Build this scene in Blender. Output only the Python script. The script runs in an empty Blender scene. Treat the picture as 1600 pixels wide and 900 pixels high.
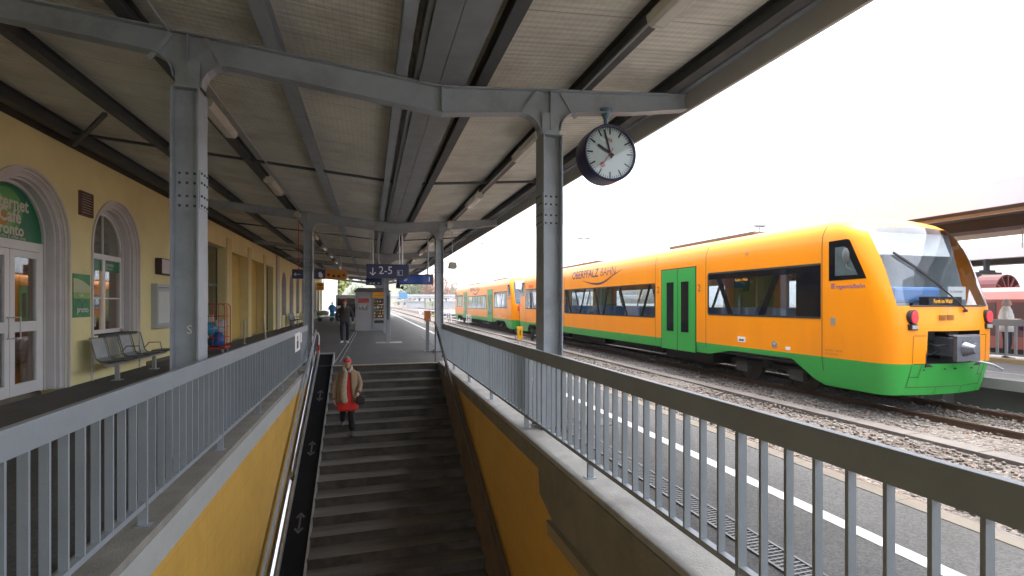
import bpy, bmesh, math, random
from mathutils import Vector, Matrix
random.seed(7)
R = math.radians
SC = bpy.context.scene
COL = SC.collection
# ---------------------------------------------------------------- camera
CAMH = 1.62
cam_d = bpy.data.cameras.new('camera'); cam = bpy.data.objects.new('camera', cam_d); COL.objects.link(cam)
cam_d.sensor_width = 36.0; cam_d.lens = 36.0 * 770 / 1600
cam_d.shift_y = 24 / 1600
cam_d.clip_start = 0.05; cam_d.clip_end = 4000
THETA = math.atan(222 / 770)
cam.location = (0, 0, CAMH); cam.rotation_euler = (R(90), 0, -THETA)
SC.camera = cam
# ---------------------------------------------------------------- world, sun, exposure
W = bpy.data.worlds.new('World'); SC.world = W; W.use_nodes = True
wn = W.node_tree.nodes; wl = W.node_tree.links
bg = wn['Background']
sky = wn.new('ShaderNodeTexSky'); sky.sky_type = 'NISHITA'; sky.sun_disc = False
sky.sun_elevation = R(75); sky.sun_rotation = R(90); sky.dust_density = 4.0; sky.air_density = 1.0; sky.ozone_density = 1.0
hs = wn.new('ShaderNodeHueSaturation'); hs.inputs['Saturation'].default_value = 0.35
wl.new(sky.outputs[0], hs.inputs['Color']); wl.new(hs.outputs[0], bg.inputs['Color'])
bg.inputs['Strength'].default_value = 0.15
sun_d = bpy.data.lights.new('sun', 'SUN'); sun_d.energy = 0.5; sun_d.angle = R(35); sun_d.color = (1.0, 0.97, 0.93)
sun = bpy.data.objects.new('sun', sun_d); COL.objects.link(sun)
el, az = R(75), R(90)     # sky rotation is measured from +Y towards +X
dirv = Vector((math.cos(el) * math.sin(az), math.cos(el) * math.cos(az), math.sin(el)))
sun.rotation_euler = dirv.to_track_quat('Z', 'Y').to_euler()
SC.view_settings.view_transform = 'Standard'; SC.view_settings.look = 'None'
SC.view_settings.gamma = 1.0; SC.view_settings.use_curve_mapping = False
SC.view_settings.exposure = 2.5
SC.cycles.max_bounces = 10; SC.cycles.diffuse_bounces = 5; SC.cycles.transparent_max_bounces = 12
# ---------------------------------------------------------------- materials
MATS = {}
def nd(t, k, **kw):
    n = t.nodes.new(k)
    for a, b in kw.items(): setattr(n, a, b)
    return n
def mat(name, col, rough=0.6, metal=0.0, var=0.12, scale=3.0, bump=0.0, bscale=40.0, spec=0.5, dirt=None, dirt_amt=0.5, stretch=None, coat=0.0):
    """principled material with two scales of noise in the base colour"""
    if name in MATS: return MATS[name]
    m = bpy.data.materials.new(name); m.use_nodes = True; t = m.node_tree
    b = t.nodes['Principled BSDF']; MATS[name] = m
    b.inputs['Roughness'].default_value = rough; b.inputs['Metallic'].default_value = metal
    b.inputs['Specular IOR Level'].default_value = spec; b.inputs['Coat Weight'].default_value = coat
    tc = nd(t, 'ShaderNodeTexCoord'); co = tc.outputs['Object']
    if stretch:
        mp = nd(t, 'ShaderNodeMapping'); mp.inputs['Scale'].default_value = stretch
        t.links.new(co, mp.inputs[0]); co = mp.outputs[0]
    c = (col[0], col[1], col[2], 1)
    n1 = nd(t, 'ShaderNodeTexNoise'); n1.inputs['Scale'].default_value = scale; n1.inputs['Detail'].default_value = 8; n1.inputs['Roughness'].default_value = 0.65
    t.links.new(co, n1.inputs['Vector'])
    mr = nd(t, 'ShaderNodeMapRange'); mr.inputs[1].default_value = 0.3; mr.inputs[2].default_value = 0.7
    mr.inputs[3].default_value = 1 - var; mr.inputs[4].default_value = 1 + var
    t.links.new(n1.outputs[0], mr.inputs[0])
    mx = nd(t, 'ShaderNodeMix', data_type='RGBA', blend_type='MULTIPLY'); mx.inputs[0].default_value = 1.0
    mx.inputs[6].default_value = c
    cb = nd(t, 'ShaderNodeCombineColor'); 
    for i in range(3): t.links.new(mr.outputs[0], cb.inputs[i])
    t.links.new(cb.outputs[0], mx.inputs[7]); out = mx.outputs[2]
    if dirt:
        n2 = nd(t, 'ShaderNodeTexNoise'); n2.inputs['Scale'].default_value = scale * 0.45; n2.inputs['Detail'].default_value = 10; n2.inputs['Roughness'].default_value = 0.7
        t.links.new(co, n2.inputs['Vector'])
        r2 = nd(t, 'ShaderNodeMapRange'); r2.inputs[1].default_value = 0.5; r2.inputs[2].default_value = 0.72; r2.inputs[3].default_value = 0; r2.inputs[4].default_value = dirt_amt
        t.links.new(n2.outputs[0], r2.inputs[0])
        m2 = nd(t, 'ShaderNodeMix', data_type='RGBA'); m2.inputs[7].default_value = (*dirt, 1)
        t.links.new(r2.outputs[0], m2.inputs[0]); t.links.new(out, m2.inputs[6]); out = m2.outputs[2]
    t.links.new(out, b.inputs['Base Color'])
    if bump:
        n3 = nd(t, 'ShaderNodeTexNoise'); n3.inputs['Scale'].default_value = bscale; n3.inputs['Detail'].default_value = 6
        t.links.new(tc.outputs['Object'], n3.inputs['Vector'])
        bp = nd(t, 'ShaderNodeBump'); bp.inputs['Strength'].default_value = bump; bp.inputs['Distance'].default_value = 0.02
        t.links.new(n3.outputs[0], bp.inputs['Height']); t.links.new(bp.outputs[0], b.inputs['Normal'])
    m['out'] = 1
    return m
def base_link(m):
    b = m.node_tree.nodes['Principled BSDF']; return b, b.inputs['Base Color'].links[0].from_socket
def fract_line(t, sock, period, width, off=0.0):
    """1 inside a line of the given width repeated every period along a coordinate"""
    a = nd(t, 'ShaderNodeMath', operation='ADD'); a.inputs[1].default_value = off + 1000 * period; t.links.new(sock, a.inputs[0])
    d = nd(t, 'ShaderNodeMath', operation='DIVIDE'); d.inputs[1].default_value = period; t.links.new(a.outputs[0], d.inputs[0])
    f = nd(t, 'ShaderNodeMath', operation='FRACT'); t.links.new(d.outputs[0], f.inputs[0])
    l = nd(t, 'ShaderNodeMath', operation='LESS_THAN'); l.inputs[1].default_value = width / period; t.links.new(f.outputs[0], l.inputs[0])
    return l.outputs[0]
def add_lines(m, specs, col, amt=0.6):
    """specs: (axis, period, width, offset): draws joint lines in the material's own coordinates"""
    t = m.node_tree; b, src = base_link(m)
    tc = nd(t, 'ShaderNodeTexCoord'); sp = nd(t, 'ShaderNodeSeparateXYZ'); t.links.new(tc.outputs['Object'], sp.inputs[0])
    acc = None
    for ax, per, wd, off in specs:
        o = fract_line(t, sp.outputs[ax], per, wd, off)
        if acc is None: acc = o
        else:
            mm = nd(t, 'ShaderNodeMath', operation='MAXIMUM'); t.links.new(acc, mm.inputs[0]); t.links.new(o, mm.inputs[1]); acc = mm.outputs[0]
    ml = nd(t, 'ShaderNodeMath', operation='MULTIPLY'); ml.inputs[1].default_value = amt; t.links.new(acc, ml.inputs[0])
    mx = nd(t, 'ShaderNodeMix', data_type='RGBA'); mx.inputs[7].default_value = (*col, 1)
    t.links.new(ml.outputs[0], mx.inputs[0]); t.links.new(src, mx.inputs[6]); t.links.new(mx.outputs[2], b.inputs['Base Color'])
    return m
def emit(name, col, s):
    m = bpy.data.materials.new(name); m.use_nodes = True; b = m.node_tree.nodes['Principled BSDF']
    b.inputs['Base Color'].default_value = (*col, 1); b.inputs['Emission Color'].default_value = (*col, 1); b.inputs['Emission Strength'].default_value = s
    return m
def glass(name, tint, alpha_t=0.5, rough=0.02, ior=1.6, base=.04):
    """thin window glass: tinted transmission plus sharp reflection"""
    m = bpy.data.materials.new(name); m.use_nodes = True; t = m.node_tree
    for n in list(t.nodes): t.nodes.remove(n)
    o = nd(t, 'ShaderNodeOutputMaterial'); tr = nd(t, 'ShaderNodeBsdfTransparent'); tr.inputs[0].default_value = (*[c * alpha_t for c in tint], 1)
    gl = nd(t, 'ShaderNodeBsdfGlossy'); gl.inputs['Roughness'].default_value = rough; gl.inputs[0].default_value = (.95, .97, 1, 1)
    fr = nd(t, 'ShaderNodeLayerWeight'); fr.inputs[0].default_value = .5
    pw = nd(t, 'ShaderNodeMath', operation='POWER'); pw.inputs[1].default_value = 4.0; t.links.new(fr.outputs['Facing'], pw.inputs[0])
    ad = nd(t, 'ShaderNodeMath', operation='MULTIPLY_ADD'); ad.inputs[1].default_value = 1 - base; ad.inputs[2].default_value = base
    t.links.new(pw.outputs[0], ad.inputs[0])
    mx = nd(t, 'ShaderNodeMixShader'); t.links.new(ad.outputs[0], mx.inputs[0]); t.links.new(tr.outputs[0], mx.inputs[1]); t.links.new(gl.outputs[0], mx.inputs[2])
    t.links.new(mx.outputs[0], o.inputs[0])
    return m
# ---------------------------------------------------------------- mesh helpers
ORG = {}
class MB:
    def __init__(s): s.v = []; s.f = []; s.m = []
    def add(s, vs, fs, mi=0):
        o = len(s.v); s.v += [tuple(v) for v in vs]; s.f += [tuple(i + o for i in f) for f in fs]; s.m += [mi] * len(fs); return s
    def box(s, x0, x1, y0, y1, z0, z1, mi=0):
        x0, x1 = min(x0, x1), max(x0, x1); y0, y1 = min(y0, y1), max(y0, y1); z0, z1 = min(z0, z1), max(z0, z1)
        return s.add([(x0,y0,z0),(x1,y0,z0),(x1,y1,z0),(x0,y1,z0),(x0,y0,z1),(x1,y0,z1),(x1,y1,z1),(x0,y1,z1)],
              [(0,3,2,1),(4,5,6,7),(0,1,5,4),(1,2,6,5),(2,3,7,6),(3,0,4,7)], mi)
    def bar(s, a, b, w, h, up=(0,0,1), mi=0):
        """rectangular bar from a to b, width w sideways, height h along up"""
        a, b = Vector(a), Vector(b); d = (b - a).normalized(); u = Vector(up); sd = d.cross(u).normalized(); u = sd.cross(d).normalized()
        vs = []
        for p in (a, b):
            for i, j in ((-1,-1),(1,-1),(1,1),(-1,1)): vs.append(p + sd * (i * w / 2) + u * (j * h / 2))
        return s.add(vs, [(3,2,1,0),(4,5,6,7),(0,1,5,4),(1,2,6,5),(2,3,7,6),(3,0,4,7)], mi)
    def tube(s, pts, r, n=10, mi=0, caps=True):
        pts = [Vector(p) for p in pts]; rs = r if isinstance(r, (list, tuple)) else [r] * len(pts)
        o = len(s.v); prev = None
        for i, p in enumerate(pts):
            if i == 0: d = pts[1] - p
            elif i == len(pts) - 1: d = p - pts[i-1]
            else: d = (pts[i+1] - p).normalized() + (p - pts[i-1]).normalized()
            d.normalize()
            if prev is None:
                a = Vector((0,0,1)) if abs(d.z) < .9 else Vector((1,0,0)); x = d.cross(a).normalized()
            else: x = (prev - d * prev.dot(d)).normalized()
            prev = x; y = d.cross(x)
            for k in range(n):
                an = 2 * math.pi * k / n; s.v.append(tuple(p + (x * math.cos(an) + y * math.sin(an)) * rs[i]))
        for i in range(len(pts) - 1):
            for k in range(n):
                s.f.append((o+i*n+k, o+i*n+(k+1)%n, o+(i+1)*n+(k+1)%n, o+(i+1)*n+k)); s.m.append(mi)
        if caps:
            s.f.append(tuple(o + k for k in reversed(range(n)))); s.m.append(mi)
            s.f.append(tuple(o + (len(pts)-1)*n + k for k in range(n))); s.m.append(mi)
        return s
    def prism(s, poly, axis, a, b, mi=0):
        """closed polygon (2-D) extruded along an axis: 'x' -> poly in (y,z), 'y' -> (x,z), 'z' -> (x,y)"""
        def P(p, t): return {'x': (t, p[0], p[1]), 'y': (p[0], t, p[1]), 'z': (p[0], p[1], t)}[axis]
        n = len(poly); vs = [P(p, a) for p in poly] + [P(p, b) for p in poly]
        fs = [tuple(range(n)), tuple(reversed(range(n, 2*n)))] + [(i, i+n, (i+1)%n+n, (i+1)%n) for i in range(n)]
        return s.add(vs, fs, mi)
    def ball(s, c, rx, ry=None, rz=None, n=12, mi=0):
        ry = ry or rx; rz = rz or rx; o = len(s.v); k = n // 2
        for i in range(k + 1):
            a = math.pi * i / k
            for j in range(n):
                b = 2 * math.pi * j / n
                s.v.append((c[0] + rx * math.sin(a) * math.cos(b), c[1] + ry * math.sin(a) * math.sin(b), c[2] + rz * math.cos(a)))
        for i in range(k):
            for j in range(n): s.f.append((o+i*n+j, o+(i+1)*n+j, o+(i+1)*n+(j+1)%n, o+i*n+(j+1)%n)); s.m.append(mi)
        return s
    def build(s, name, mats, parent=None, smooth=False, bevel=0.0, loc=None):
        me = bpy.data.meshes.new(name)
        org = Vector(ORG.get(parent.name, (0,0,0))) if parent else Vector(loc or (0,0,0))
        me.from_pydata([tuple(Vector(v) - org) for v in s.v], [], s.f)
        if not isinstance(mats, (list, tuple)): mats = [mats]
        for m in mats: me.materials.append(m)
        for p, i in zip(me.polygons, s.m): p.material_index = i
        bm = bmesh.new(); bm.from_mesh(me); bmesh.ops.remove_doubles(bm, verts=bm.verts, dist=1e-5)
        bmesh.ops.recalc_face_normals(bm, faces=bm.faces)
        if bevel:
            ed = [e for e in bm.edges if len(e.link_faces) == 2 and e.calc_face_angle(0) > 0.6]
            bmesh.ops.bevel(bm, geom=ed, offset=bevel, segments=2, affect='EDGES', profile=0.6, clamp_overlap=True)
        bm.to_mesh(me); bm.free()
        if smooth:
            for p in me.polygons: p.use_smooth = True
            try: me.set_sharp_from_angle(angle=R(38))
            except Exception: pass
        o = bpy.data.objects.new(name, me); COL.objects.link(o)
        if parent: o.parent = parent; ORG[o.name] = tuple(org)
        else: o.location = org; ORG[o.name] = tuple(org)
        return o
def tag(o, label=None, cat=None, group=None, kind=None):
    if label: o['label'] = label
    if cat: o['category'] = cat
    if group: o['group'] = group
    if kind: o['kind'] = kind
    return o
def thing(name, label, cat, loc=(0,0,0), group=None, rz=0):
    o = bpy.data.objects.new(name, None); COL.objects.link(o); o.location = loc; o.empty_display_size = 0.2
    ORG[o.name] = tuple(loc); tag(o, label, cat, group)
    return o
def copy_tree(o, loc=None, label=None, rz=None, parent=None):
    c = o.copy(); COL.objects.link(c)
    if parent: c.parent = parent
    if loc is not None: c.location = loc
    if rz is not None: c.rotation_euler = (0, 0, rz)
    if label: c['label'] = label
    for ch in list(o.children): copy_tree(ch, parent=c)
    return c
def text_mb(mb, s, size, org, right, up, depth=0.004, bold=0.0, squash=1.0, mi=0, shear=0.0, align='LEFT', warp=None, spacing=1.0, cuts=None):
    """adds lettering as thin raised geometry; org is the lower left corner of the line"""
    cu = bpy.data.curves.new('txt', 'FONT'); cu.body = s; cu.size = 1.0; cu.offset = bold; cu.resolution_u = 2; cu.shear = shear; cu.align_x = align; cu.space_character = spacing
    cu.fill_mode = 'BOTH'; cu.extrude = 0.0
    ob = bpy.data.objects.new('txt', cu); me = bpy.data.meshes.new_from_object(ob)
    org, right, up = Vector(org), Vector(right).normalized(), Vector(up).normalized(); nrm = right.cross(up)
    if cuts:      # cut the letters where the surface they lie on bends
        bm = bmesh.new(); bm.from_mesh(me)
        for z in cuts:
            bmesh.ops.bisect_plane(bm, geom=bm.verts[:] + bm.edges[:] + bm.faces[:], plane_co=(0, (z - org[2]) / size, 0), plane_no=(0, 1, 0))
        bm.to_mesh(me); bm.free()
    vs = []
    for v in me.vertices:
        p = org + right * (v.co.x * size * squash) + up * (v.co.y * size) + nrm * depth
        vs.append(warp(p) if warp else p)
    mb.add(vs, [tuple(p.vertices) for p in me.polygons], mi)
    bpy.data.objects.remove(ob); bpy.data.curves.remove(cu); bpy.data.meshes.remove(me)
    return mb
def bm_obj(bm, name, mats, parent=None, smooth=True):
    """a bmesh (already in local coordinates of its parent) becomes an object"""
    me = bpy.data.meshes.new(name); bm.to_mesh(me); bm.free()
    for m in (mats if isinstance(mats, (list, tuple)) else [mats]): me.materials.append(m)
    if smooth:
        for p in me.polygons: p.use_smooth = True
    o = bpy.data.objects.new(name, me); COL.objects.link(o)
    if parent: o.parent = parent; ORG[o.name] = ORG.get(parent.name, (0,0,0))
    return o
# ---------------------------------------------------------------- palette
M = {}
M['steel'] = mat('steel_grey_paint', (.33, .358, .395), .5, .0, .12, 2.5, .15, 90, dirt=(.10, .09, .08), dirt_amt=.45)
M['steel_light'] = mat('railing_grey_paint', (.27, .30, .33), .42, .1, .07, 3, .08, 60, dirt=(.16, .16, .15), dirt_amt=.3)
M['steel_dark'] = mat('dark_steel_tone', (.075, .078, .082), .6, 0, .2, 2.5, .1, 60)
M['gutter'] = mat('gutter_sheet', (.27, .285, .30), .5, .2, .15, 3)
M['eave'] = mat('eave_board', (.50, .48, .44), .7, 0, .1, 1.5, .1, 30)
M['roof_sheet'] = mat('roof_underside_sheet', (.72, .70, .62), .8, 0, .16, 1.1, .0, 40, dirt=(.2, .17, .13), dirt_amt=.5)
M['concrete'] = mat('coping_concrete', (.34, .33, .31), .85, 0, .2, 3, .3, 60, dirt=(.16, .15, .135), dirt_amt=.5)
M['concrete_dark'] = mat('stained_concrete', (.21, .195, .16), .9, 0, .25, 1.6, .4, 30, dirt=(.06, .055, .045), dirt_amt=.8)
M['white_paint'] = mat('white_line_paint', (.52, .52, .51), .7, 0, .15, 12, .2, 80, dirt=(.25, .25, .24), dirt_amt=.5)
M['trim'] = mat('light_plaster_trim', (.60, .57, .57), .75, 0, .06, 3, .1, 50)
M['white_frame'] = mat('white_window_frame', (.72, .72, .73), .35, 0, .04, 3)
M['black'] = mat('black_rubber', (.018, .018, .02), .55, 0, .2, 6)
M['black_gloss'] = mat('black_gloss', (.008, .008, .01), .08, 0, .1, 3)
M['navy'] = mat('navy_enamel', (.018, .022, .085), .3, 0, .08, 3)
M['blue_disp'] = mat('blue_display_face', (.015, .06, .30), .15, 0, .3, 1.2)
M['white'] = mat('white_enamel', (.8, .8, .8), .4, 0, .03, 3)
M['orange_box'] = mat('orange_enamel', (.75, .20, .02), .4, 0, .08, 5)
M['alu'] = mat('brushed_steel', (.55, .56, .57), .28, .85, .1, 8)
M['galv'] = mat('galvanised_steel', (.42, .43, .44), .45, .6, .15, 10)
M['red'] = mat('red_enamel', (.50, .03, .025), .4, 0, .1, 4)
M['grey_panel'] = mat('grey_panel', (.42, .44, .46), .45, 0, .05, 3)
M['dark_glass'] = glass('dark_window_glass', (.9, .97, 1.0), .78)
M['clear_glass'] = glass('clear_window_glass', (.9, .95, .95), .9, ior=1.3)
M['skin'] = mat('skin', (.50, .29, .21), .55, 0, .06, 30)
# ================================================================ GROUND, PLATFORM, TRACK BED
PY0, PY1 = -12.0, 170.0
asph = mat('platform_asphalt', (.088, .087, .087), .88, 0, .14, 1.3, .5, 220, dirt=(.065, .062, .058), dirt_amt=.6)
def speckle(m, scale=90, amt=.35, lo=.35, hi=.75):
    t = m.node_tree; b, src = base_link(m)
    tc = nd(t, 'ShaderNodeTexCoord'); v = nd(t, 'ShaderNodeTexVoronoi'); v.inputs['Scale'].default_value = scale
    t.links.new(tc.outputs['Object'], v.inputs['Vector'])
    sp = nd(t, 'ShaderNodeSeparateColor'); t.links.new(v.outputs['Color'], sp.inputs[0])
    mr = nd(t, 'ShaderNodeMapRange'); mr.inputs[3].default_value = 1 - amt; mr.inputs[4].default_value = 1 + amt
    t.links.new(sp.outputs[0], mr.inputs[0])
    mx = nd(t, 'ShaderNodeMix', data_type='RGBA', blend_type='MULTIPLY'); mx.inputs[0].default_value = 1
    cb = nd(t, 'ShaderNodeCombineColor')
    for i in range(3): t.links.new(mr.outputs[0], cb.inputs[i])
    t.links.new(src, mx.inputs[6]); t.links.new(cb.outputs[0], mx.inputs[7]); t.links.new(mx.outputs[2], b.inputs['Base Color'])
    return m
speckle(asph, 70, .28)
SX0, SX1 = -1.47, 1.80         # stair opening, inner faces
SY1 = 13.5                     # top of the stairs
COPZ = 0.03
mb = MB()
mb.box(-5.61, -1.80, PY0, PY1, -.2, 0)                # left of the opening
mb.box(2.12, 4.12, PY0, PY1, -.2, 0)                  # right of the opening
mb.box(-1.80, 2.12, SY1 + .16, PY1, -.2, 0)           # beyond the stairs
mb.box(-1.80, 2.12, PY0, -9.0, -.2, 0)
tag(mb.build('platform', asph), kind='structure')
mb = MB(); mb.box(-60, -16, -40, 700, -.5, -.03); mb.box(-16, -5.61, 66.5, 700, -.5, -.03)
tag(mb.build('forecourt', mat('forecourt_asphalt', (.16, .158, .155), .9, 0, .15, .6, .2, 90)), kind='structure')
# far ground out to the horizon
mb = MB(); mb.box(-2500, -6.2, -300, 3500, -1.2, -.72); mb.box(7.2, 2500, -300, 3500, -1.2, -.72); mb.box(-6.2, 7.2, 14.2, 3500, -1.2, -.72); mb.box(-6.2, 7.2, -300, -12.6, -1.2, -.72)
tag(mb.build('ground', mat('far_ground', (.16, .15, .13), .95, 0, .3, .05, 0, dirt=(.10, .12, .06), dirt_amt=.8)), kind='structure')
# gravel of the railway: a finely modulated sheet
gravel_m = mat('ballast', (.15, .13, .115), .95, 0, .3, 1.2, .0, 20, dirt=(.08, .065, .055), dirt_amt=.6)
speckle(gravel_m, 26, .6)
def add_vor_bump(m, scale, dist):
    t = m.node_tree; b = t.nodes['Principled BSDF']
    tc = nd(t, 'ShaderNodeTexCoord'); v = nd(t, 'ShaderNodeTexVoronoi'); v.inputs['Scale'].default_value = scale
    t.links.new(tc.outputs['Object'], v.inputs['Vector'])
    iv = nd(t, 'ShaderNodeMath', operation='SUBTRACT'); iv.inputs[0].default_value = 1; t.links.new(v.outputs['Distance'], iv.inputs[1])
    bp = nd(t, 'ShaderNodeBump'); bp.inputs['Strength'].default_value = 1; bp.inputs['Distance'].default_value = dist
    t.links.new(iv.outputs[0], bp.inputs['Height']); t.links.new(bp.outputs[0], b.inputs['Normal'])
add_vor_bump(gravel_m, 26, .04)
GZ = -.60
mb = MB()
nx, ny = 60, 150
xs = [4.3 + (12.55 - 4.3) * i / nx for i in range(nx + 1)]
ys = [-8 + 48 * j / ny for j in range(ny + 1)] + [60, 100, 200, 400, 700]
rg = random.Random(3)
def gh(x, y): return GZ + .035 * math.sin(x * 1.7 + .3 * y) * math.sin(y * .9) + rg.uniform(-.012, .012)
vs = [(x, y, gh(x, y)) for y in ys for x in xs]
fs = [(j*(nx+1)+i, j*(nx+1)+i+1, (j+1)*(nx+1)+i+1, (j+1)*(nx+1)+i) for j in range(len(ys)-1) for i in range(nx)]
mb.add(vs, fs)
tag(mb.build('track_bed', gravel_m), kind='structure')
mb = MB(); mb.add([(19.2, -20, GZ), (80, -20, GZ), (80, 700, GZ), (19.2, 700, GZ)], [(0,1,2,3)])
mb.add([(12.55, 110, GZ+.004), (19.2, 110, GZ+.004), (19.2, 700, GZ+.004), (12.55, 700, GZ+.004)], [(0,1,2,3)])
tag(mb.build('far_track_bed', gravel_m), kind='structure')
# loose stones, thousands of small faceted lumps: one stuff object
rg = random.Random(11)
stone_ms = [mat('stone_a', (.18, .155, .135), .9, 0, .2, 8), mat('stone_b', (.12, .10, .085), .9, 0, .2, 8), mat('stone_c', (.21, .192, .175), .9, 0, .2, 8), mat('stone_d', (.17, .115, .085), .9, 0, .2, 8)]
ico = [(0,0,1),(.894,0,.447),(.276,.851,.447),(-.724,.526,.447),(-.724,-.526,.447),(.276,-.851,.447),(.724,.526,-.447),(-.276,.851,-.447),(-.894,0,-.447),(-.276,-.851,-.447),(.724,-.526,-.447),(0,0,-1)]
icf = [(0,1,2),(0,2,3),(0,3,4),(0,4,5),(0,5,1),(1,6,2),(2,7,3),(3,8,4),(4,9,5),(5,10,1),(6,7,2),(7,8,3),(8,9,4),(9,10,5),(10,6,1),(11,7,6),(11,8,7),(11,9,8),(11,10,9),(11,6,10)]
mb = MB()
def stone(x, y, z, r):
    sx, sy, sz = r * rg.uniform(.7, 1.3), r * rg.uniform(.7, 1.3), r * rg.uniform(.5, .9); a = rg.uniform(0, 6.28); c, s_ = math.cos(a), math.sin(a)
    vs = []
    for (u, v, w) in ico:
        k = rg.uniform(.8, 1.15); u, v, w = u*sx*k, v*sy*k, w*sz*k
        vs.append((x + u*c - v*s_, y + u*s_ + v*c, z + w))
    mb.add(vs, icf, rg.choice((0, 0, 1, 1, 2, 3)))
for _ in range(15000):
    y = 1.5 + 26 * rg.random() ** 1.7; x = rg.uniform(4.45, 12.5)
    if 8.42 < x < 8.84 and rg.random() < .93: continue
    if x < 7.2 and rg.random() < .45: continue
    stone(x, y, GZ + rg.uniform(0, .03), rg.uniform(.018, .042))
tag(mb.build('gravel', stone_ms), 'loose brown and grey track ballast stones between platform and train', 'gravel', kind='stuff')
# platform edge kerb, white line, drain
kerb_m = mat('edge_stone', (.155, .135, .11), .85, 0, .18, 2, .3, 60, dirt=(.11, .09, .075), dirt_amt=.5)
add_lines(kerb_m, [(1, 1.0, .012, 0)], (.08, .07, .06), .8)
mb = MB(); mb.box(4.124, 4.30, PY0, PY1, -.9, .006)
tag(mb.build('platform_kerb', kerb_m, bevel=.008), kind='structure')
mb = MB(); mb.add([(3.27, PY0, .004), (3.40, PY0, .004), (3.40, 160, .004), (3.27, 160, .004)], [(0,1,2,3)])
tag(mb.build('platform_line', M['white_paint']), kind='structure')
dr = thing('drain_channel', 'long narrow grated drain channel in the asphalt beside the right railing', 'drain', (2.5, 5, 0))
mb = MB()
for x in (2.385, 2.585): mb.box(x, x + .02, 0, 24, -.01, .012)
mb.build('channel_frame', mat('dark_grating', (.16, .16, .16), .5, .5, .2, 6), dr)
mb = MB()
k = 0
y = .6
while y < 12: mb.box(2.405, 2.585, y, y + .012, -.012, .008); y += .035
for x in (2.45, 2.495, 2.54): mb.box(x, x + .006, .6, 12, -.012, .006)
mb.build('grating', mat('dark_grating', (.16, .16, .16), .5, .5, .2, 6), dr)
mb = MB(); mb.box(2.405, 2.585, 0, 24, -.05, .0015); mb.build('channel_bed', M['black'], dr)
ic = thing('inspection_cover', 'rectangular metal inspection cover in the asphalt between white line and drain', 'cover', (2.95, 6.3, 0))
mb = MB(); mb.box(2.72, 3.16, 5.9, 6.6, 0, .005); mb.build('frame', mat('dark_joint', (.04, .04, .04), .8), ic)
mb = MB(); mb.box(2.75, 3.13, 5.93, 6.57, .005, .009); mb.build('lid', mat('cover_lid', (.10, .098, .095), .7, .1, .2, 5, .3, 60), ic)
# cable trough lid in the ballast
mb = MB()
y = -8
while y < 60: mb.box(8.46, 8.80, y, y + .985, GZ - .06, GZ + .065); y += 1.0
o = mb.build('cable_trough', mat('trough_concrete', (.145, .13, .12), .9, 0, .2, 2, .3, 50, dirt=(.14,.11,.09), dirt_amt=.5), bevel=.006)
tag(o, 'straight line of flat concrete cable trough lids sunk in the ballast', 'cable trough')
# ---- tracks
rust = mat('rusty_rail_side', (.12, .068, .045), .8, .2, .25, 6, .2, 60)
railtop = mat('polished_rail_head', (.45, .42, .40), .25, .9, .15, 8)
sleeper_m = mat('concrete_sleeper', (.30, .275, .25), .9, 0, .2, 2, .3, 40, dirt=(.16, .12, .09), dirt_amt=.6)
wood_m = mat('old_wooden_sleeper', (.12, .09, .07), .9, 0, .3, 3, .3, 40)
def track(xc, y0, y1, label, zr=-.47, sl=sleeper_m, step=.65, near=True):
    t = thing('railway_track', label, 'railway track', (xc, y0, zr), 'parallel railway tracks')
    for s in (-1, 1):
        x = xc + s * .752; mb = MB()
        prof = [(-.07, -.16), (.07, -.16), (.07, -.148), (.012, -.13), (.012, -.045), (.036, -.035), (.036, -.004), (.03, 0), (-.03, 0), (-.036, -.004), (-.036, -.035), (-.012, -.045), (-.012, -.13), (-.07, -.148)]
        mb.prism([(x + a, zr + b) for a, b in prof], 'y', y0, y1, 0)
        mb.box(x - .028, x + .028, y0, y1, zr, zr + .002, 1)
        mb.build('rail', [rust, railtop], t)
    y = y0; n = 0; mb2 = MB()
    while y < min(y1, y0 + 250):
        b = MB() if n < 90 else mb2
        b.box(xc - 1.3, xc + 1.3, y, y + .25, zr - .26, zr - .155)
        if n < 90: b.build('sleeper', sl, t)
        y += step; n += 1
    if mb2.v: tag(mb2.build('sleeper', sl, t), kind='stuff')
    return t
track(6.32, -6, 400, 'empty railway track right beside the platform edge, hidden by the railing', sl=wood_m)
track(10.91, -6, 400, 'railway track the orange and green train stands on')
track(21.2, 0, 350, 'railway track beyond the second platform, under the red wagon')
# ================================================================ STAIRWELL
STEP_R, STEP_T, NST = .165, .385, 21
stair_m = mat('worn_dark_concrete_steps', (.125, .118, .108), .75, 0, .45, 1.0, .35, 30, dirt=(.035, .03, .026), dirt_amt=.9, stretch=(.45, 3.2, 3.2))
st = thing('staircase', 'wide worn concrete stairs going down to the underpass', 'stairs', (.4, SY1, 0))
poly = [(SY1 + .16, 0)]
y, z = SY1, 0
poly = [(SY1 + .16, -.5), (SY1 + .16, -.002)]
NB = [(SY1 + .155, -.002)]
for k in range(NST):
    yk = SY1 - k * STEP_T; zk = -k * STEP_R
    poly += [(yk, zk - (.002 if k == 0 else 0)), (yk + .006, zk - .035), (yk + .022, zk - .045), (yk + .022, zk - STEP_R)]
yk = SY1 - NST * STEP_T; zk = -NST * STEP_R
poly += [(yk, zk), (yk, zk - .6)]
riser_m = mat('darker_riser', (.098, .090, .081), .9, 0, .45, 2.2, .3, 30, dirt=(.02, .018, .016), dirt_amt=.8)
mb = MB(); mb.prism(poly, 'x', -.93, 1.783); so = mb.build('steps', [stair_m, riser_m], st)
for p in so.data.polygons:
    if abs(p.normal.y) > .5: p.material_index = 1  # risers take a darker colour than treads, chosen by face direction
mb = MB()
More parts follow.
